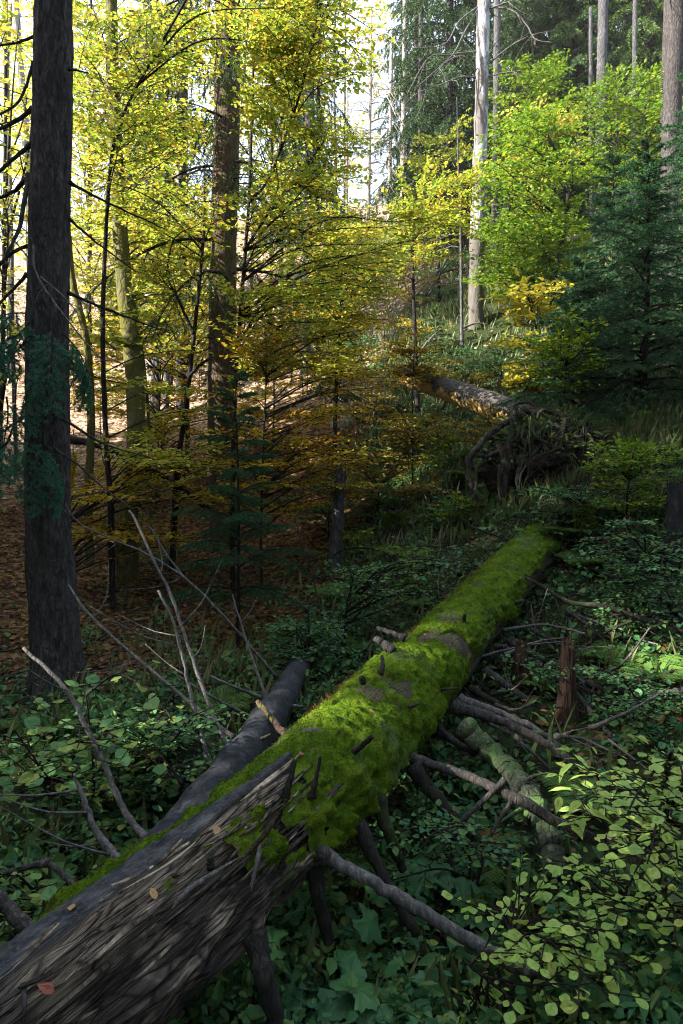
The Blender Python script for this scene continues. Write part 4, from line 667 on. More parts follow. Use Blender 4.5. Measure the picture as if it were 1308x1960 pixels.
slim('low brambles hiding the ground between the mossy log and the red stump', [(1030, 1330, 4.7), (1035, 1290, 4.7)], .008, .004, region([(960, 1250), (1110, 1230), (1130, 1400), (1010, 1420)], 10, 4.2, 5), 'herb', .036, 'shrub', 'leafy_shrub', nt=8, tw=.16)
slim('trailing leafy stems in the hollow under the long grey limb', [(900, 1640, 2.9), (905, 1600, 2.9)], .006, .003, region([(700, 1600), (980, 1500), (1000, 1700), (760, 1800)], 14, 2.6, 3.1), 'herb', .034, 'plant', 'leafy_plant', nt=7, tw=.12)
slim('leafy brush covering the broken far end of the grey log', [(580, 1270, 5.4), (585, 1230, 5.4)], .008, .004, region([(520, 1190), (650, 1190), (660, 1300), (540, 1280)], 24, 5.1, 5.8), 'herb', .036, 'shrub', 'leafy_shrub', nt=8, tw=.16)
slim('green yellow sprays softening the left side of the dark young spruces', [(1080, 760, 8.2), (1085, 700, 8.2)], .010, .004, region([(1000, 640), (1130, 560), (1160, 700), (1040, 780)], 24, 7.8, 8.6), 'beech_green', .06, 'shrub', 'leafy_shrub', nt=8, tw=.25)
slim('green leafy sprouts along the left flank of the mossy log', [(660, 1200, 5.8), (665, 1150, 5.8)], .008, .004, region([(600, 1100), (860, 1040), (880, 1110), (700, 1240), (620, 1260)], 34, 5.4, 6.8), 'herb', .042, 'plant', 'leafy_plant', nt=7, tw=.16)
slim('dark leafy bush growing up between the two fallen logs', [(300, 1500, 3.4), (310, 1440, 3.4)], .008, .004, region([(220, 1380), (420, 1360), (400, 1480), (250, 1560)], 20, 3.1, 3.7), 'herb', .036, 'shrub', 'leafy_shrub', nt=7, tw=.15)
for k, (x, y, d, m_) in enumerate(((790, 560, 19, 'copper'), (860, 560, 19, 'herb'), (800, 640, 16.5, 'copper'), (960, 560, 18, 'herb'), (850, 690, 13.5, 'herb'), (890, 720, 12.5, 'copper'), (740, 520, 21, 'copper'), (960, 690, 12.5, 'herb'), (880, 500, 21, 'herb'), (720, 760, 13.5, 'copper'), (690, 680, 15.5, 'herb'), (830, 470, 23, 'copper'))):
    slim('scrubby low bush on the rough slope below the silver trunk', [(x, y+20, d), (x+3, y-15, d)], .014, .006, region([(x-55, y-28), (x+55, y-32), (x+62, y+26), (x-60, y+30)], 12, d-.5, d+.5), m_, .005*d, 'shrub', 'leafy_shrub', nt=9, tw=.3, tilt=.6)['group'] = 'bushes on the rough slope'
for k in range(14):
    x = R(720, 960); y = R(460, 720); d = 24-(y-430)*.042; l = R(40, 130); a = R(-1.2, 1.2); lone('dead_branch', 'grey dead branch lying on the rough slope below the silver trunk', 'branch', [(x, y, d), (x+l*.5*cos(a), y+l*.5*sin(a)-6, d), (x+l*cos(a), y+l*sin(a), d)], .03, .01, (D, DP, DD)[k % 3], 2, 6, .15, 'dead branches on the rough slope', None, .6)
for k in (0, 2, 4, 6, 8, 9, 10, 11, 12):
    x = (25, 150, 168, 215, 300, 330, 352, 372, 400, 480, 540, 610, 640, 690, 725)[k]; d = R(15, 24); t_ = slim('thin trunk on the bright far bank behind the yellow saplings', [(x, 760-d*6, d), (x+R(-8, 8), 500-d*6, d), (x+R(-14, 14), 150, d), (x+R(-14, 14), -60, d)], R(.045, .085), .03, region([(x-60, 300), (x+60, 300), (x+70, 680), (x-70, 680)]+[], 8, d-1, d+1)+region([(x-90, -40), (x+90, -40), (x+80, 300), (x-80, 300)], 9, d-1, d+1), 'beech_far', .10, nt=8, tw=.6, mat='stem' if k % 2 else 'bark_grey'); t_['group'] = 'thin trunks on the far bank'
for k in range(16):
    x, y = R(120, 700), R(620, 820); d = 15.5+(800-y)*.035; slim('twiggy dull gold bush on the bright leaf covered bank', [(x, y+25, d), (x, y-25, d)], .014, .006, region([(x-60, y-45), (x+60, y-45), (x+55, y+30), (x-55, y+30)], 11, d-.6, d+.6), ('orange', 'copper', 'beech')[k % 3], .085, 'shrub', 'leafy_shrub', nt=8, tw=.4, tilt=.6)['group'] = 'bushes on the bright bank'
for k, (x, y, d) in enumerate(((680, 1060, 8.2), (740, 980, 9.2), (820, 960, 9.0), (860, 880, 9.8), (700, 900, 10.5), (800, 830, 11), (880, 990, 8.2), (630, 960, 9.3), (930, 830, 9.4), (760, 1090, 7.2))):
    slim('dull soft bush in the shaded gully behind the mossy log', [(x, y+30, d), (x+4, y-20, d)], .012, .005, region([(x-50, y-40), (x+50, y-40), (x+55, y+35), (x-55, y+35)], 13, d-.5, d+.5), ('beech_green', 'herb', 'copper')[k % 3], .05, 'shrub', 'leafy_shrub', nt=9, tw=.24, tilt=.5)['group'] = 'bushes in the gully'
# thin spruce poles and saplings
def sapling(label, px, d, h, L, n, mat='needle_blue', ln=.02, w=.0035, dens=420, top=.15, hang=.25, droop=.15, z0=.1, pole=None, base=None, nt=14, sub=3, pit=(-.05, .6), shape=.9, gap=0, name='spruce_sapling', wr=.012):
    b = gp(px, d) if base is None else base; t = tree(name, label, 'tree', b); tr = MB(); q = spline([b-A([0, 0, .1]), b+A([.01*h, 0, h*.5]), b+A([0, .01, h])], 20); tube(tr, q, np.linspace(pole or .012*h+.006, .004, 20), 7, 0, .1); tr.build('trunk', M['stem'], t)
    mb = MB(); crown(mb, b[2]+h*z0, b[2]+h, n, L, L*top, dens, ln, w, hang, droop, nt, sub, xy=lambda z: (b[0], b[1]), pit=pit, shape=shape, gap=gap, wr=wr); mb.build('crown', [M[mat], M['stem']], t); return t
sapling('thin spruce pole with flat blue green boughs in the dark left of centre', 452, 6.4, 2.5, .95, 40, 'needle_blue', .026, .0055, 520, .25, .25, .1, .12, .022, pit=(-.05, .35), gap=.15, sub=4)
sapling('small bushy spruce sapling low behind the grey bare log', 325, 3.75, .52, .30, 26, 'needle_blue', .015, .0028, 750)
sapling('little spruce seedling beside the end of the grey bare log', 590, 5.3, .55, .22, 14, 'needle_blue', .018, .003, 500)
sapling('dense dark green young spruce filling the right edge above the root plate', 1225, 8.7, 3.2, 1.6, 110, 'needle_blue', .032, .007, 340, .12, .3, .2, .03, .05)
sapling('second dark young spruce overlapping at the right frame edge', 1330, 10.4, 5.0, 1.7, 100, 'needle_blue', .036, .009, 260, .12, .3, .2, .03, .05)
sapling('low spreading dark spruce in front of the dense one at right', 1105, 9.4, 2.1, 1.15, 70, 'needle_blue', .034, .008, 300, .2, .3, .2, .05)
sapling('slender dark spruce top rising behind the spreading young spruces', 1160, 11.5, 3.6, 1.2, 70, 'needle_blue', .04, .010, 200, .2, .3, .2, .05)
sapling('small bright green conifer at the left end of the yellow fallen trunk', 768, 11.4, 1.0, .55, 34, 'needle_lit', .03, .006, 260, .15, .2, .1, .03)
sapling('fresh green conifer sapling on the slope below the silver trunk', 832, 15.2, 1.1, .6, 26, 'needle_lit', .04, .009, 150)
sapling('slim spruce sapling in the sunlit yellow thicket', 640, 12.2, 4.2, .7, 40, 'needle', .045, .009, 110, .2, .5, .3, .2)
# ------------------------------------------------------------------ trees on the hillside behind
def pole_tree(name, label, ct, r0, r1, m, dead=0, dl=(.4, 1.2), group=None, crownspec=None, dm='stem', dz=None, droop=.25):
    p = PX(ct); b = A([p[0][0], p[0][1], float(H(p[0][0], p[0][1]))]); t = tree(name, label, 'tree', b, group); trunk(t, np.vstack([[b], p[1:], [p[-1]+(p[-1]-p[-2])*.6]]), r0, r1, M[m], 14, 60, r0*.3, .08, 4)
    q = spline(np.vstack([[b], p[1:]]), 30)
    if dead:
        mb = MB(); q0 = []; q1 = []
        for k in range(dead):
            o = q[int(R(.25, .98)*29)] if dz is None else q[int(R(*dz)*29)]; a = R(0, 2*pi); l = R(*dl); d = A([cos(a), sin(a)*.6, R(-.15, .3)]); pt = spline([o, o+d*l*.5+A([0, 0, .03*l]), o+d*l-A([0, 0, droop*l])], 7); tube(mb, pt, np.linspace(.010*l+.006, .003, 7), 4, 0)
            for z in range(5): i = int(R(2, 6)); d2 = nrm(d+rng.normal(size=3)*.7-A([0, 0, .4])); q0.append(pt[i]); q1.append(pt[i]+d2*l*R(.15, .4))
        segs3(mb, A(q0), A(q1), .006, 0); mb.build('dead_branches', M[dm], t)
    if crownspec:
        z0, z1, n, L, mm = crownspec; mb = MB(); crown(mb, b[2]+z0, b[2]+z1, n, L, L*.3, 75, .075, .016, .8, .4, 15, 3, xy=lambda z: (np.interp(z, q[:, 2], q[:, 0]), np.interp(z, q[:, 2], q[:, 1])), pit=(-.3, .1)); mb.build('crown', [M[mm], M['stem']], t)
    return t
sv = pole_tree('dead_spruce', 'bare silver white dead trunk standing on the slope right of centre', [(911, 610, 16), (913, 480, 16), (918, 350, 16), (922, 200, 16), (926, 0, 16), (930, -150, 16)], .175, .135, 'bark_silver')
for ct in ([(920, 10, 16), (880, 40, 15.8), (850, 85, 15.6), (790, 92, 15.5)], [(918, 12, 16), (890, 60, 15.8), (870, 100, 15.6), (840, 130, 15.5), (800, 165, 15.4)], [(918, 98, 16), (860, 105, 15.8), (820, 112, 15.6), (780, 180, 15.5)], [(916, 148, 16), (880, 148, 15.8), (850, 160, 15.6), (800, 178, 15.4), (775, 200, 15.4)],
 [(930, 12, 16), (980, 20, 15.8), (1010, 50, 15.7), (1025, 75, 15.6), (1060, 82, 15.5)], [(928, 20, 16), (960, 8, 15.8), (1000, -5, 15.7)], [(926, 150, 16), (960, 140, 15.8), (1000, 135, 15.7)], [(926, 130, 16), (975, 90, 15.8), (1010, 70, 15.6)], [(916, 140, 16), (890, 110, 15.8), (860, 115, 15.7), (830, 145, 15.6)]):
    limb(sv, PX(ct), .022, .008, M['dead_pale'], 'branch', 6, .1, None, 4, .5)
mb = MB(); b = A(sv.location)
pole_tree('spruce_tree', 'grey trunk close behind the silver dead one', [(946, 490, 21), (948, 380, 21), (950, 250, 21), (952, 0, 21)], .12, .09, 'bark_grey', 14)
pole_tree('dead_spruce', 'slim white dead stem just left of the silver trunk', [(886, 545, 15), (882, 450, 15), (878, 330, 15), (876, 240, 15)], .045, .008, 'bark_grey', 10, (.3, .8), dm='dead_pale')
pole_tree('spruce_tree', 'straight blue grey trunk among the dark firs at the upper right', [(1146, 430, 20), (1150, 250, 20), (1154, 60, 20), (1156, -60, 20)], .16, .13, 'bark_grey', 16)
pole_tree('spruce_tree', 'thin sunlit trunk right of the blue grey one', [(1212, 350, 20), (1214, 180, 20), (1216, 20, 20), (1217, -40, 20)], .075, .06, 'bark_grey', 12)
pole_tree('spruce_tree', 'thick brown trunk at the upper right corner', [(1280, 450, 14), (1284, 300, 14), (1291, 100, 14), (1297, -60, 14)], .185, .165, 'bark', 8)
pole_tree('spruce_tree', 'dark narrow trunk just left of the corner trunk', [(1268, 330, 17), (1272, 180, 17), (1276, 60, 17), (1279, -60, 17)], .09, .075, 'bark', 8)
pole_tree('spruce_tree', 'pale thin trunk low behind the young dark spruce', [(1132, 430, 19), (1132, 350, 19), (1131, 240, 19), (1131, 100, 19)], .065, .05, 'bark_grey', 6)
pole_tree('spruce_tree', 'pinkish thin trunk in the gap left of the silver tree, taller of two', [(771, 330, 26), (773, 200, 26), (775, 60, 26), (776, -60, 26)], .10, .08, 'bark_pale', 14)
pole_tree('spruce_tree', 'short visible pale trunk beside the bleached dead spruce', [(745, 390, 26), (747, 300, 26), (749, 150, 26)], .08, .06, 'bark_pale', 14, dm='dead_pale')
pole_tree('spruce_tree', 'dark thin trunk in the shade between two pale ones', [(803, 330, 27), (805, 200, 27), (806, 50, 27)], .11, .08, 'bark', 10)
pole_tree('dead_spruce', 'bleached dead spruce with dense white drooping twigs in the sunlit gap', [(702, 460, 22), (706, 350, 22), (708, 240, 22), (710, 150, 22), (711, 60, 22)], .09, .03, 'bark_pale', 110, (.5, 1.5), dm='needle_dry', dz=(.2, .98), droop=.7)
pole_tree('dead_spruce', 'second bleached twiggy spruce left of the white drooping one', [(664, 420, 23), (664, 330, 23), (665, 230, 23)], .08, .03, 'bark_pale', 50, (.4, 1.), dm='needle_dry', dz=(.2, .98), droop=.6)
pole_tree('beech_tree', 'leaning pale trunk behind the big left spruce', [(60, 380, 15), (52, 310, 15), (38, 120, 15), (28, -20, 15)], .10, .07, 'bark_pale')
pole_tree('spruce_tree', 'bright grey trunk seen between the mossy beech and the second spruce', [(293, 690, 18), (290, 560, 18), (285, 400, 18), (280, 200, 18)], .19, .15, 'bark_pale', 8, crownspec=(5, 14, 24, 2.4, 'needle'))
pole_tree('spruce_tree', 'shaded trunk with hanging boughs right of the second spruce', [(585, 700, 17), (590, 500, 17), (592, 300, 17), (594, 0, 17), (595, -80, 17)], .13, .1, 'bark', 10, crownspec=(2.5, 14, 46, 2.0, 'needle'))
pole_tree('spruce_tree', 'dim trunk with drooping boughs at the upper left between the spruces', [(345, 690, 18), (350, 400, 18), (352, 100, 18), (353, -80, 18)], .14, .1, 'bark', 10, crownspec=(4.5, 15, 40, 2.4, 'needle'))
pole_tree('beech_tree', 'pale trunk far back by the left frame edge', [(12, 420, 22), (14, 250, 22), (10, 60, 22), (8, -60, 22)], .14, .10, 'bark_pale')
pole_tree('beech_tree', 'slim grey trunk behind the sinuous sapling', [(318, 760, 19), (322, 600, 19), (320, 420, 19), (318, 200, 19)], .08, .06, 'bark_grey')
# big background spruces: three trees with their parts, then copies
def spruce(name, label, loc, Ht, z0, n, L, mat, sc=1., dens=78, w=.034):
    t = tree(name, label, 'tree', (0, 0, 0), 'spruces on the far hillside'); mb = MB(); q = spline([(0, 0, -.6), (.05, 0, Ht*.5), (0, 0, Ht)], 30); tube(mb, q, np.linspace(.2, .03, 30), 12, 0, .06); mb.build('trunk', M['bark'], t)
    mb = MB(); crown(mb, z0, Ht, n, L, .4, dens, .095, w, .8, .35, 16, 3, pit=(-.35, .3)); mb.build('crown', [M[mat], M['stem']], t); t.location = loc; return t
def copy_tree(root, loc, rz, s, label, group=None, kind=None):
    r = root.copy(); COL.objects.link(r); r.location = loc; r.rotation_euler = (0, 0, rz); r.scale = (s, s, s); r['label'] = label
    if group: r['group'] = group
    if kind: r['kind'] = kind
    for ch in root.children: c = ch.copy(); COL.objects.link(c); c.parent = r
    return r
hb = lambda px, d: gp(px, d)
PA = spruce('spruce_tree', 'dark drooping spruce directly behind the silver dead trunk', hb(850, 23), 17, 1.5, 140, 3.1, 'needle')
PB = spruce('spruce_tree', 'bare stemmed tall spruce with high crown behind the silver trunk', hb(1000, 29), 21, 4., 130, 3.4, 'needle')
PC = spruce('spruce_tree', 'fresher green bushy spruce at the upper right of the slope', hb(1075, 24), 15, .6, 130, 2.8, 'needle_lit')
for src, px, d, s, lab in ((PA, 1015, 25, 1.05, 'dark spruce filling the space right of the silver dead trunk'), (PA, 1235, 25, 1.1, 'dark spruce behind the brown corner trunk'), (PC, 1180, 31, 1.1, 'pale green spruce high between the upper right trunks'), (PA, 790, 33, .95, 'dark spruce left of the silver trunk beside the bright gap'), (PC, 905, 34, 1.15, 'sunlit spruce top directly above the silver trunk'),
 (PB, 1120, 37, 1.1, 'tall far spruce behind the blue grey trunk'), (PA, 1315, 30, 1.1, 'spruce boughs leaving the frame at the upper right'), 
 (PC, 985, 40, 1.2, 'hazy spruce crown far up the hill right of centre'), (PB, 1270, 42, 1.1, 'distant spruce closing the upper right horizon'), (PC, 300, 25, .9, 'green spruce seen between the mossy beech and the second trunk'), (PA, 575, 30, .9, 'green spruce behind the slender black sapling'), (PC, 1215, 23, .95, 'green spruce with hanging boughs just behind the thin sunlit trunk'), (PA, 1085, 24, .9, 'dark spruce boughs left of the blue grey trunk')):
    copy_tree(src, hb(px, d), R(0, 6.28), s, lab)
# woods added outside the frame to throw the foreground into shade
PD = spruce('shade_woods', 'woods beside the viewpoint', (-8, 3.4, float(H(-8, 3.4))-.2), 9, .2, 130, 2.3, 'needle', dens=120, w=.06); tag(PD, None, None, 'woods beside the viewpoint', 'stuff')
WD = [(-8, -1, 1.05, PA), (-10.5, 2.5, 1.1, PC), (-9.5, -5.5, 1.1, PA), (-13, -1.5, 1.25, PA), (-14, -6, 1.3, PC), (-6.5, -6, .95, PC), (-16, 2, 1.3, PA), (-5, -9, 1.2, PA), (-11, -10, 1.3, PA), (-18, -9, 1.3, PC), (6.5, -3, 1., PA), (8, 1.5, 1., PC), (9.5, -6, 1.1, PA), (4, -8, 1.1, PA), (11, 4.5, 1., PA), (0, -10, 1.2, PC), (13, 0, 1.2, PC), (8.5, 5.2, .5, PC), (3.6, -2.2, 1.1, PB), (-3, -3.2, 1.1, PB), (6., 2., 1.1, PB)]
WD += [(-7.6-.22*k+.5*(k % 2), 4.6+.98*k, .70+.1*(k % 3), PD) for k in range(11)]+[(-11.6-.2*k+.8*(k % 2), 4.+1.3*k, .62+.1*(k % 3), PD) for k in range(10)]
for x, y, s, src in WD:
    o = copy_tree(src, (x, y, float(H(x, y))-.2), R(0, 6.28), s, 'woods beside the viewpoint', 'woods beside the viewpoint', 'stuff'); o.name = 'shade_woods'
# yellow beech canopy on the sunny slope
def canopy(label, px, d, pts, polys, m='beech_far', leaf=.13, n=60, dd=2.5, name='beech_tree', tr=.05):
    b = gp(px, d); t = tree(name, label, 'tree', b); q = spline([b-A([0, 0, .2])]+[P(x, y, d) for x, y in pts], 50); mb = MB(); tube(mb, q, np.linspace(tr, tr*.4, 50), 10, 0, .08); mb.build('trunk', M['stem'], t)
    lm = MB(); wm = MB(); beech(lm, wm, [q], region(polys, n, d-dd, d+dd), leaf, T_FAR if d > 15 else T_BEECH, .9, 13, tilt=.6); lm.build('crown', M[m], t); wm.build('branches', M['stem'], t)
canopy('large sunlit golden beech behind the upper left trunks', 180, 19, [(170, 400), (175, 0), (178, -200)], [(0, -60), (420, -60), (420, 260), (300, 520), (0, 520)], n=125, dd=3)
canopy('golden beech glowing at the top centre behind the second spruce', 520, 18, [(520, 400), (525, 0), (530, -150)], [(380, -60), (640, -60), (640, 120), (610, 420), (420, 520)], n=52, dd=3)
canopy('yellow beech low on the sunny bank behind the dark saplings', 330, 20, [(332, 600), (335, 450)], [(130, 400), (430, 430), (430, 640), (140, 660)], n=74)
canopy('yellow green maple beside the silver trunk with layered sprays', 1060, 14.5, [(1058, 560), (1085, 420), (1080, 330), (1050, 260)], [(930, 270), (1050, 190), (1110, 300), (1130, 480), (1060, 560), (930, 540)], 'beech_green', .10, 64, 1.6)
canopy('glowing yellow maple in the clearing behind the layered green one', 1050, 19, [(1050, 420), (1052, 250)], [(980, 220), (1080, 190), (1110, 300), (1060, 380), (980, 340)], 'beech_far', .13, 34, 1.5)
canopy('orange tinted beech twigs reaching over the slope from the left', 800, 13, [(790, 480), (800, 420)], [(770, 370), (930, 310), (900, 440), (800, 500), (690, 520)], 'beech', .085, 26, 1.)
canopy('dull yellow beech on the right behind the corner trunk', 1240, 17, [(1240, 300), (1235, 200)], [(1160, 180), (1308, 180), (1308, 420), (1160, 460)], 'beech_green', .11, 26, 1.5)
canopy('green beech with sunlit layers under the upper right trunks', 1180, 18, [(1180, 420), (1182, 200)], [(1080, 130), (1308, 100), (1308, 330), (1120, 360)], 'beech_green', .10, 40, 1.5)
canopy('light green beech filling the gap right behind the silver trunk', 985, 20, [(985, 480), (988, 200)], [(930, 130), (1070, 100), (1060, 300), (940, 330)], 'beech_green', .12, 34, 1.5)
canopy('lime green sapling layers low on the slope right of the silver trunk', 1010, 15, [(1010, 560), (1005, 470)], [(930, 440), (1120, 420), (1130, 540), (950, 580)], 'beech_green', .085, 34, 1.3)
canopy('yellow green beech boughs left of the silver trunk in the shade', 840, 19, [(840, 520), (842, 300)], [(760, 200), (900, 220), (900, 330), (800, 340)], 'beech', .11, 9, 1.3)
canopy('golden sapling screen on the bank behind the leaning black sapling', 360, 13.5, [(360, 700), (365, 500)], [(150, 380), (420, 360), (430, 700), (150, 760)], 'beech_far', .085, 60, 1.5)
canopy('sunny yellow crown high in the gap left of centre', 660, 25, [(660, 300), (662, 0)], [(600, -40), (740, -40), (750, 60), (690, 330), (600, 300)], 'beech_far', .15, 12, 2)
canopy('small golden bush on the far slope below the bright gap', 830, 24, [(830, 470), (832, 400)], [(740, 340), (880, 300), (900, 430), (760, 470)], 'beech', .13, 22, 1.5)
# shrubs
slim('bright yellow leaved shrub on the bank below the silver trunk', [(1040, 700, 11), (1030, 640, 11), (1015, 580, 11)], .018, .008, region([(930, 540), (1080, 530), (1090, 640), (1000, 640), (940, 600)], 22, 10.4, 11.6), 'yellow', .12, 'shrub', 'leafy_shrub', T=T_BEECH, nt=7, tw=.35, dens=.8, tilt=.7)
slim('olive yellow shrub tucked against the dark young spruce', [(1010, 800, 10), (1030, 740, 10), (1060, 680, 10)], .016, .006, region([(960, 640), (1090, 650), (1110, 740), (990, 770)], 26, 9.5, 10.4), 'yellow', .085, 'shrub', 'leafy_shrub', nt=8, tw=.3, tilt=.6)
slim('orange beech sapling above the broken end of the yellow trunk', [(790, 760, 11), (792, 700, 11), (795, 640, 11)], .014, .005, region([(740, 660), (790, 630), (830, 680), (850, 720), (760, 740)], 24, 10.6, 11.5), 'orange', .06, nt=10, tw=.35)
slim('copper brown low shrub on the grassy slope in the centre', [(790, 900, 9.6), (792, 850, 9.6)], .014, .005, region([(720, 800), (860, 780), (870, 880), (760, 900)], 26, 9., 10.), 'copper', .055, 'shrub', 'leafy_shrub', nt=9, tw=.3)
slim('fine yellow green leaved shrub right of the root plate', [(1200, 960, 6.6), (1205, 920, 6.6)], .012, .005, region([(1140, 850), (1300, 850), (1308, 960), (1180, 980)], 26, 6.2, 7.0), 'beech_green', .05, 'shrub', 'leafy_shrub', nt=9, tw=.3)
slim('large leaved light green shrub in the bottom right corner', [(1180, 1930, 2.4), (1190, 1800, 2.45), (1200, 1700, 2.5)], .008, .004, region([(1330, 1450), (1180, 1500), (1100, 1620), (1030, 1690), (860, 1770), (900, 1990), (1330, 1990)], 58, 1.95, 2.75), 'shrub', .043, 'shrub', 'leafy_shrub', 'stem', T=T_OBOV, nt=6, tw=.15, dens=.6, tilt=.28, fork=([(1180, 1930, 2.4), (1080, 1840, 2.3), (980, 1790, 2.3)], [(1190, 1900, 2.3), (1260, 1700, 2.4), (1280, 1550, 2.5)], [(1150, 1960, 2.1), (1000, 1920, 2.1), (900, 1850, 2.15)]))
slim('long pointed leaf plant above the light green corner shrub', [(1160, 1560, 2.9), (1150, 1500, 2.9)], .006, .003, region([(1090, 1450), (1190, 1440), (1210, 1560), (1110, 1580)], 9, 2.8, 3.), 'shrub', .085, 'plant', 'leafy_plant', T=T_LN, nt=4, tw=.10, dens=.5)
slim('round leaved hazel bush spreading over the lower left', [(160, 1640, 3.3), (180, 1500, 3.3), (165, 1330, 3.3)], .010, .004, region([(0, 1330), (170, 1260), (330, 1300), (360, 1420), (270, 1560), (150, 1640), (0, 1600)], 34, 2.8, 3.7), 'hazel', .058, 'shrub', 'leafy_shrub', T=T_HAZEL, nt=5, tw=.2, dens=.42, tilt=.3, fork=([(170, 1600, 3.2), (100, 1500, 3.2), (30, 1400, 3.1)], [(185, 1560, 3.3), (260, 1450, 3.4), (330, 1330, 3.5)]))
slim('low leafy plant under the dead limbs at the left edge', [(90, 1800, 2.5), (80, 1740, 2.5)], .006, .003, region([(-20, 1660), (160, 1640), (220, 1700), (120, 1790), (-20, 1830)], 22, 2.2, 2.7), 'hazel', .055, 'plant', 'leafy_plant', T=T_OBOV, nt=4, tw=.12, dens=.6)
def rosette(name, label, px, d, n, size, T, m, h=.18, up=.0, cat='plant'):
    b = gp(px, d); t = tree(name, label, cat, b); mb = MB(); wm = MB(); a = rng.random(n)*2*pi; r = rng.uniform(.03, .8, n)*h*1.6; p = np.stack([b[0]+r*np.cos(a), b[1]+r*np.sin(a), b[2]+up+h*rng.uniform(.5, 1.1, n)], 1)
    leaves(mb, T, p, np.stack([np.cos(a), np.sin(a), 0*a-.1], 1)+rng.normal(size=(n, 3))*.3, A([0, -.25, 1.])+rng.normal(size=(n, 3))*.2, size*rng.uniform(.7, 1.15, n), 1.); segs3(wm, np.repeat([b], n, 0), p, .003); mb.build('leaves', M[m], t); wm.build('stalks', M['herb'], t)
rosette('coltsfoot', 'big lobed green leaves at the bottom edge beside the log', 660, 2.05, 9, .10, T_PALM, 'broad', .20)
rosette('coltsfoot', 'broad lobed leaf clump under the long grey limb', 580, 2.35, 7, .10, T_PALM, 'broad', .22)
rosette('coltsfoot', 'sparse large lobed leaf clump in the hollow below the log', 830, 2.75, 4, .15, T_PALM, 'broad', .2)
rosette('coltsfoot', 'lobed ground leaves between the log and the corner shrub', 760, 2.2, 7, .08, T_PALM, 'broad', .10)
def fern(label, px, d, fr, L, az0=0, az1=2*pi, m='fern', up=.9, base=None, pin=22):
    b = gp(px, d) if base is None else base; t = tree('fern', label, 'fern', b)
    for k in range(fr):
        a = az0+(az1-az0)*(k+R(.2, .8))/fr; l = L*R(.8, 1.1); h = A([cos(a), sin(a), 0]); s = np.linspace(0, 1, 14)[:, None]; p = b+h*l*.8*s+A([0, 0, 1])*l*up*(s*1.1-.75*s**2); mb = MB(); tube(mb, p, np.linspace(.004, .0012, 14)*max(1, L), 4, 1)
        f = np.repeat(np.linspace(.16, .985, pin), 2); sd = np.tile([1, -1], pin)[:, None]; x = f*13; i = np.minimum(12, x.astype(int)); c = p[i]+(p[i+1]-p[i])*(x-i)[:, None]; tg = nrm(p[i+1]-p[i]); side = nrm(np.cross(tg, A([0, 0, 1.]))); n = np.cross(side, tg)
        w = l*.30*np.sin(np.clip((1-f)*1.25+.05, 0, 1)*pi/2)*np.minimum(1, .45+f*2.2); leaves(mb, T_PINNA, c, side*sd+tg*.35-n*.12+rng.normal(size=(2*pin, 3))*.05, n+rng.normal(size=(2*pin, 3))*.12, w, .9, 0); mb.build('frond', [M[m], M['stem']], t)
    return t
fern('tall arching fern above the root plate at the right', 1170, 8.2, 6, .75, .2, 2.9, 'fern', 1.1)
fern('small fern fronds leaning right of the tall arching fern', 1250, 8., 5, .55, -.6, 1.6, 'fern', .8)
fern('bright fern under the yellow fallen trunk', 905, 8.9, 5, .55, 1.6, 4.2, 'fern', .9)
fern('upright fern frond at the right edge above the brush', 1292, 5.4, 4, .45, .5, 2.6, 'fern', 1.5)
fern('ferns fanning at the left edge below the big spruce', 15, 3.6, 6, .45, -.8, 2.2, 'fern', .8)
fern('fern spreading under the round leaved hazel bush', 190, 3.7, 6, .40, 0, 6.28, 'fern', .7)
fern('dark fern in the hollow right of the log legs', 880, 2.95, 6, .34, -1.5, 1.6, 'fern', .9)
fern('yellowing brown fern beside the lichened limb', 940, 3.1, 4, .30, 1., 3.6, 'fern_brown', 1.3)
fern('pale fern tuft on the grassy slope left of the mossy log', 815, 7.4, 5, .38, 0, 6.28, 'fern', .6)
for k, (x, d, l) in enumerate(((1040, 7.0, .45), (1090, 6.9, .5), (1120, 6.4, .45), (1270, 4.6, .42), (1180, 5.0, .4), (1060, 4.7, .34), (700, 5.8, .34), (640, 6.9, .4), (860, 8.2, .42), (950, 9.2, .45), (420, 4.6, .36), (80, 4.2, .4), (740, 3.1, .3), (1130, 3.5, .36))):
    fern('fern with dark green fronds among the undergrowth around the fallen logs', x, d, 6, l, 0, 6.28, 'fern', .8)['group'] = 'ferns in the undergrowth'
fern('small fern by the leafy bank in the middle', 800, 6.6, 5, .30, 0, 6.28, 'fern', .8)
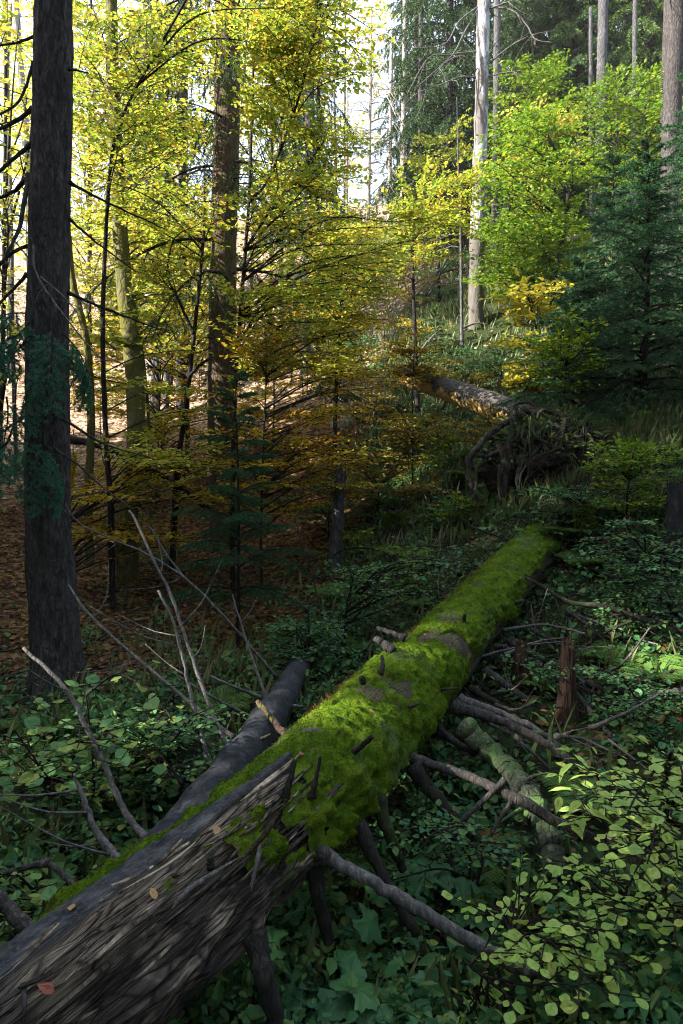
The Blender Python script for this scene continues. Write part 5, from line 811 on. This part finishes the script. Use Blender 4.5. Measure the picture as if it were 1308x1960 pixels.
# ------------------------------------------------------------------ ground cover
def spots(n, x0, x1, y0, y1, wf, near=1.):
    out = []
    c = 0
    while c < n:
        m = n*3; y = y0+(y1-y0)*rng.random(m)**near; x = rng.uniform(x0, x1, m); k = np.abs(x) < .56*y+.6; x, y = x[k], y[k]; k = rng.random(len(x)) < wf(x, y); out.append(np.stack([x[k], y[k]], 1)); c += k.sum()
    return np.vstack(out)[:n]
def ptch(x, y, s, o=0): return np.clip(.5+.9*fbm(np.stack([x*s, y*s, x*0+o], -1), 3), 0, 1)
def herbs():
    mb = MB(); wm = MB(); q = np.vstack([spots(6500, -4, 6, 1.7, 13, lambda x, y: (.15+.85*zones(x, y)[0])*ptch(x, y, 1.6, 3), 1.5), spots(700, .4, 3.2, 2., 5.8, lambda x, y: .4+ptch(x, y, 1.6, 9))]); z = H(q[:, 0], q[:, 1]); k = rng.integers(4, 9, len(q)); i = np.repeat(np.arange(len(q)), k); N = len(i)
    h = (rng.uniform(.03, .26, len(q)))[i]*rng.uniform(.4, 1, N); a = rng.random(N)*2*pi; r = rng.uniform(.01, .09, N); p = np.stack([q[i, 0]+r*np.cos(a), q[i, 1]+r*np.sin(a), z[i]+h], 1); b = np.stack([q[i, 0], q[i, 1], z[i]], 1)
    sz = rng.uniform(.016, .062, len(q))[i]*rng.uniform(.6, 1.25, N); kind = rng.integers(0, 4, len(q))[i]; dd = np.stack([np.cos(a), np.sin(a), -.15+.3*rng.normal(size=N)], 1); un = A([0, 0, 1.])+rng.normal(size=(N, 3))*.4; wq = rng.uniform(.75, 1.4, len(q))[i]
    for kk, T in ((0, T_BEECH), (1, T_LANCE), (2, tmpl([(.06, .25), (.3, .45), (.7, .42), (.9, .2)], 0, .35, .3)), (3, tmpl([(.1, .3), (.3, .22), (.45, .36), (.6, .2), (.8, .16)], 0, .2, .25))):
        w = kind == kk; leaves(mb, T, p[w], dd[w], un[w], sz[w]*(1.5 if kk == 1 else 1), wq[w]); segs3(mb, b[::2], p[::2], .0014)
    tag(mb.build('undergrowth', M['herb']), 'leafy green ground plants covering the forest floor', 'ground cover', None, 'stuff')
herbs()
def grass():
    T = tmpl([(.2, .022), (.6, .02)], 0, 0, .45); mb = MB(); q = np.vstack([spots(16000, 0, 10, 11, 27, lambda x, y: .25+ptch(x, y, .6, 2)), spots(24000, -3, 8, 7.6, 19, lambda x, y: sst(-.6, .9, x-.13*(y-6))*ptch(x, y, .8, 8)**2, 1.2), spots(1800, -2, 4, 1.8, 7.5, lambda x, y: ptch(x, y, 1.5, 5)*.8)]); N = len(q); z = H(q[:, 0], q[:, 1]); a = rng.random(N)*2*pi
    ln = rng.uniform(.08, .28, N)*(1+.03*np.clip(q[:, 1]-10, 0, 15)); d = np.stack([np.cos(a)*.5, np.sin(a)*.5, 1+0*a], 1); leaves(mb, T, np.stack([q[:, 0], q[:, 1], z-.01], 1), d, np.stack([-np.sin(a), np.cos(a), 0*a], 1)+np.stack([np.cos(a), np.sin(a), 0*a], 1), ln, rng.uniform(.8, 1.3, N))
    tag(mb.build('grass', M['grass']), 'thin wild grass on the forest floor and slope', 'grass', None, 'stuff')
grass()
def litter():
    for nm, m, q, s0, s1 in (('fallen_leaves', 'litter', spots(15000, -6, 3, 3.8, 13, lambda x, y: .12+zones(x, y)[1]), .04, .085), ('sun_tinted_fallen_leaves', 'litter_sunlit', spots(12000, -14, 12, 12, 32, lambda x, y: .35+.65*zones(x, y)[1]), .04, .085), ('dark_fallen_leaves', 'litter_dark', spots(9000, -3, 5, 1.6, 9, lambda x, y: .9-.5*zones(x, y)[1]), .03, .07)):
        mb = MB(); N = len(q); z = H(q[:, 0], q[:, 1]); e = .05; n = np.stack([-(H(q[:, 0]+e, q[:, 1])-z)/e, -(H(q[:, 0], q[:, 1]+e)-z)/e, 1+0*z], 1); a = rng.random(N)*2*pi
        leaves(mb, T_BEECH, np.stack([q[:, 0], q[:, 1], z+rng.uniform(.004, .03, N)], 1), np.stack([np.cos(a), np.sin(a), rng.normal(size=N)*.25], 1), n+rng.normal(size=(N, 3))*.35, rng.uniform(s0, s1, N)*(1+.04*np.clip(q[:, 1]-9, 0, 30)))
        tag(mb.build(nm, M[m]), {'fallen_leaves': 'rust brown fallen leaves under the left trees', 'sun_tinted_fallen_leaves': 'fallen leaves covering the far bank, sunlight painted into their pale colour', 'dark_fallen_leaves': 'dark fallen leaves around the logs'}[nm], 'fallen leaves', None, 'stuff')
litter()
def sticks():
    mb = MB(); q = np.vstack([spots(420, -4, 5, 2, 9, lambda x, y: ptch(x, y, 1, 2)), spots(420, -10, 9, 9, 28, lambda x, y: .6+0*x)])
    for x, y in q:
        a = R(0, 6.28); l = R(.15, .7)*(1+.04*y); p = A([[x+cos(a)*l*f, y+sin(a)*l*f, 0] for f in (-.5, 0, .5)]); p[:, 2] = H(p[:, 0], p[:, 1])+A([R(0, .05), .03, R(0, .12)]); tube(mb, spline(p, 6), np.linspace(.008, .003, 6)*(1+.03*y), 4, 0, .15)
    tag(mb.build('twig_litter', M['dead']), 'dead twigs and sticks strewn on the ground', 'twigs', None, 'stuff')
sticks()

# ------------------------------------------------------------------ thin autumn haze
def haze():
    mb = MB(); x, y0, y1, z0, z1 = 82, -30, 108, -14, 62; V = A([[a, b, c] for c in (z0, z1) for b in (y0, y1) for a in (-x, x)]); mb.add(V, [A([[0, 2, 3, 1], [4, 5, 7, 6], [0, 1, 5, 4], [2, 6, 7, 3], [0, 4, 6, 2], [1, 3, 7, 5]])])
    m = bpy.data.materials.new('haze'); m.use_nodes = True; t = m.node_tree
    for n in list(t.nodes): t.nodes.remove(n)
    o = t.nodes.new('ShaderNodeOutputMaterial'); v = t.nodes.new('ShaderNodeVolumePrincipled'); v.inputs['Density'].default_value = .0007; v.inputs['Color'].default_value = (.95, .93, .88, 1); v.inputs['Anisotropy'].default_value = .3
    t.links.new(v.outputs[0], o.inputs['Volume']); h = mb.build('haze', m); tag(h, 'thin pale autumn haze between the trees', 'haze', None, 'stuff')
haze()
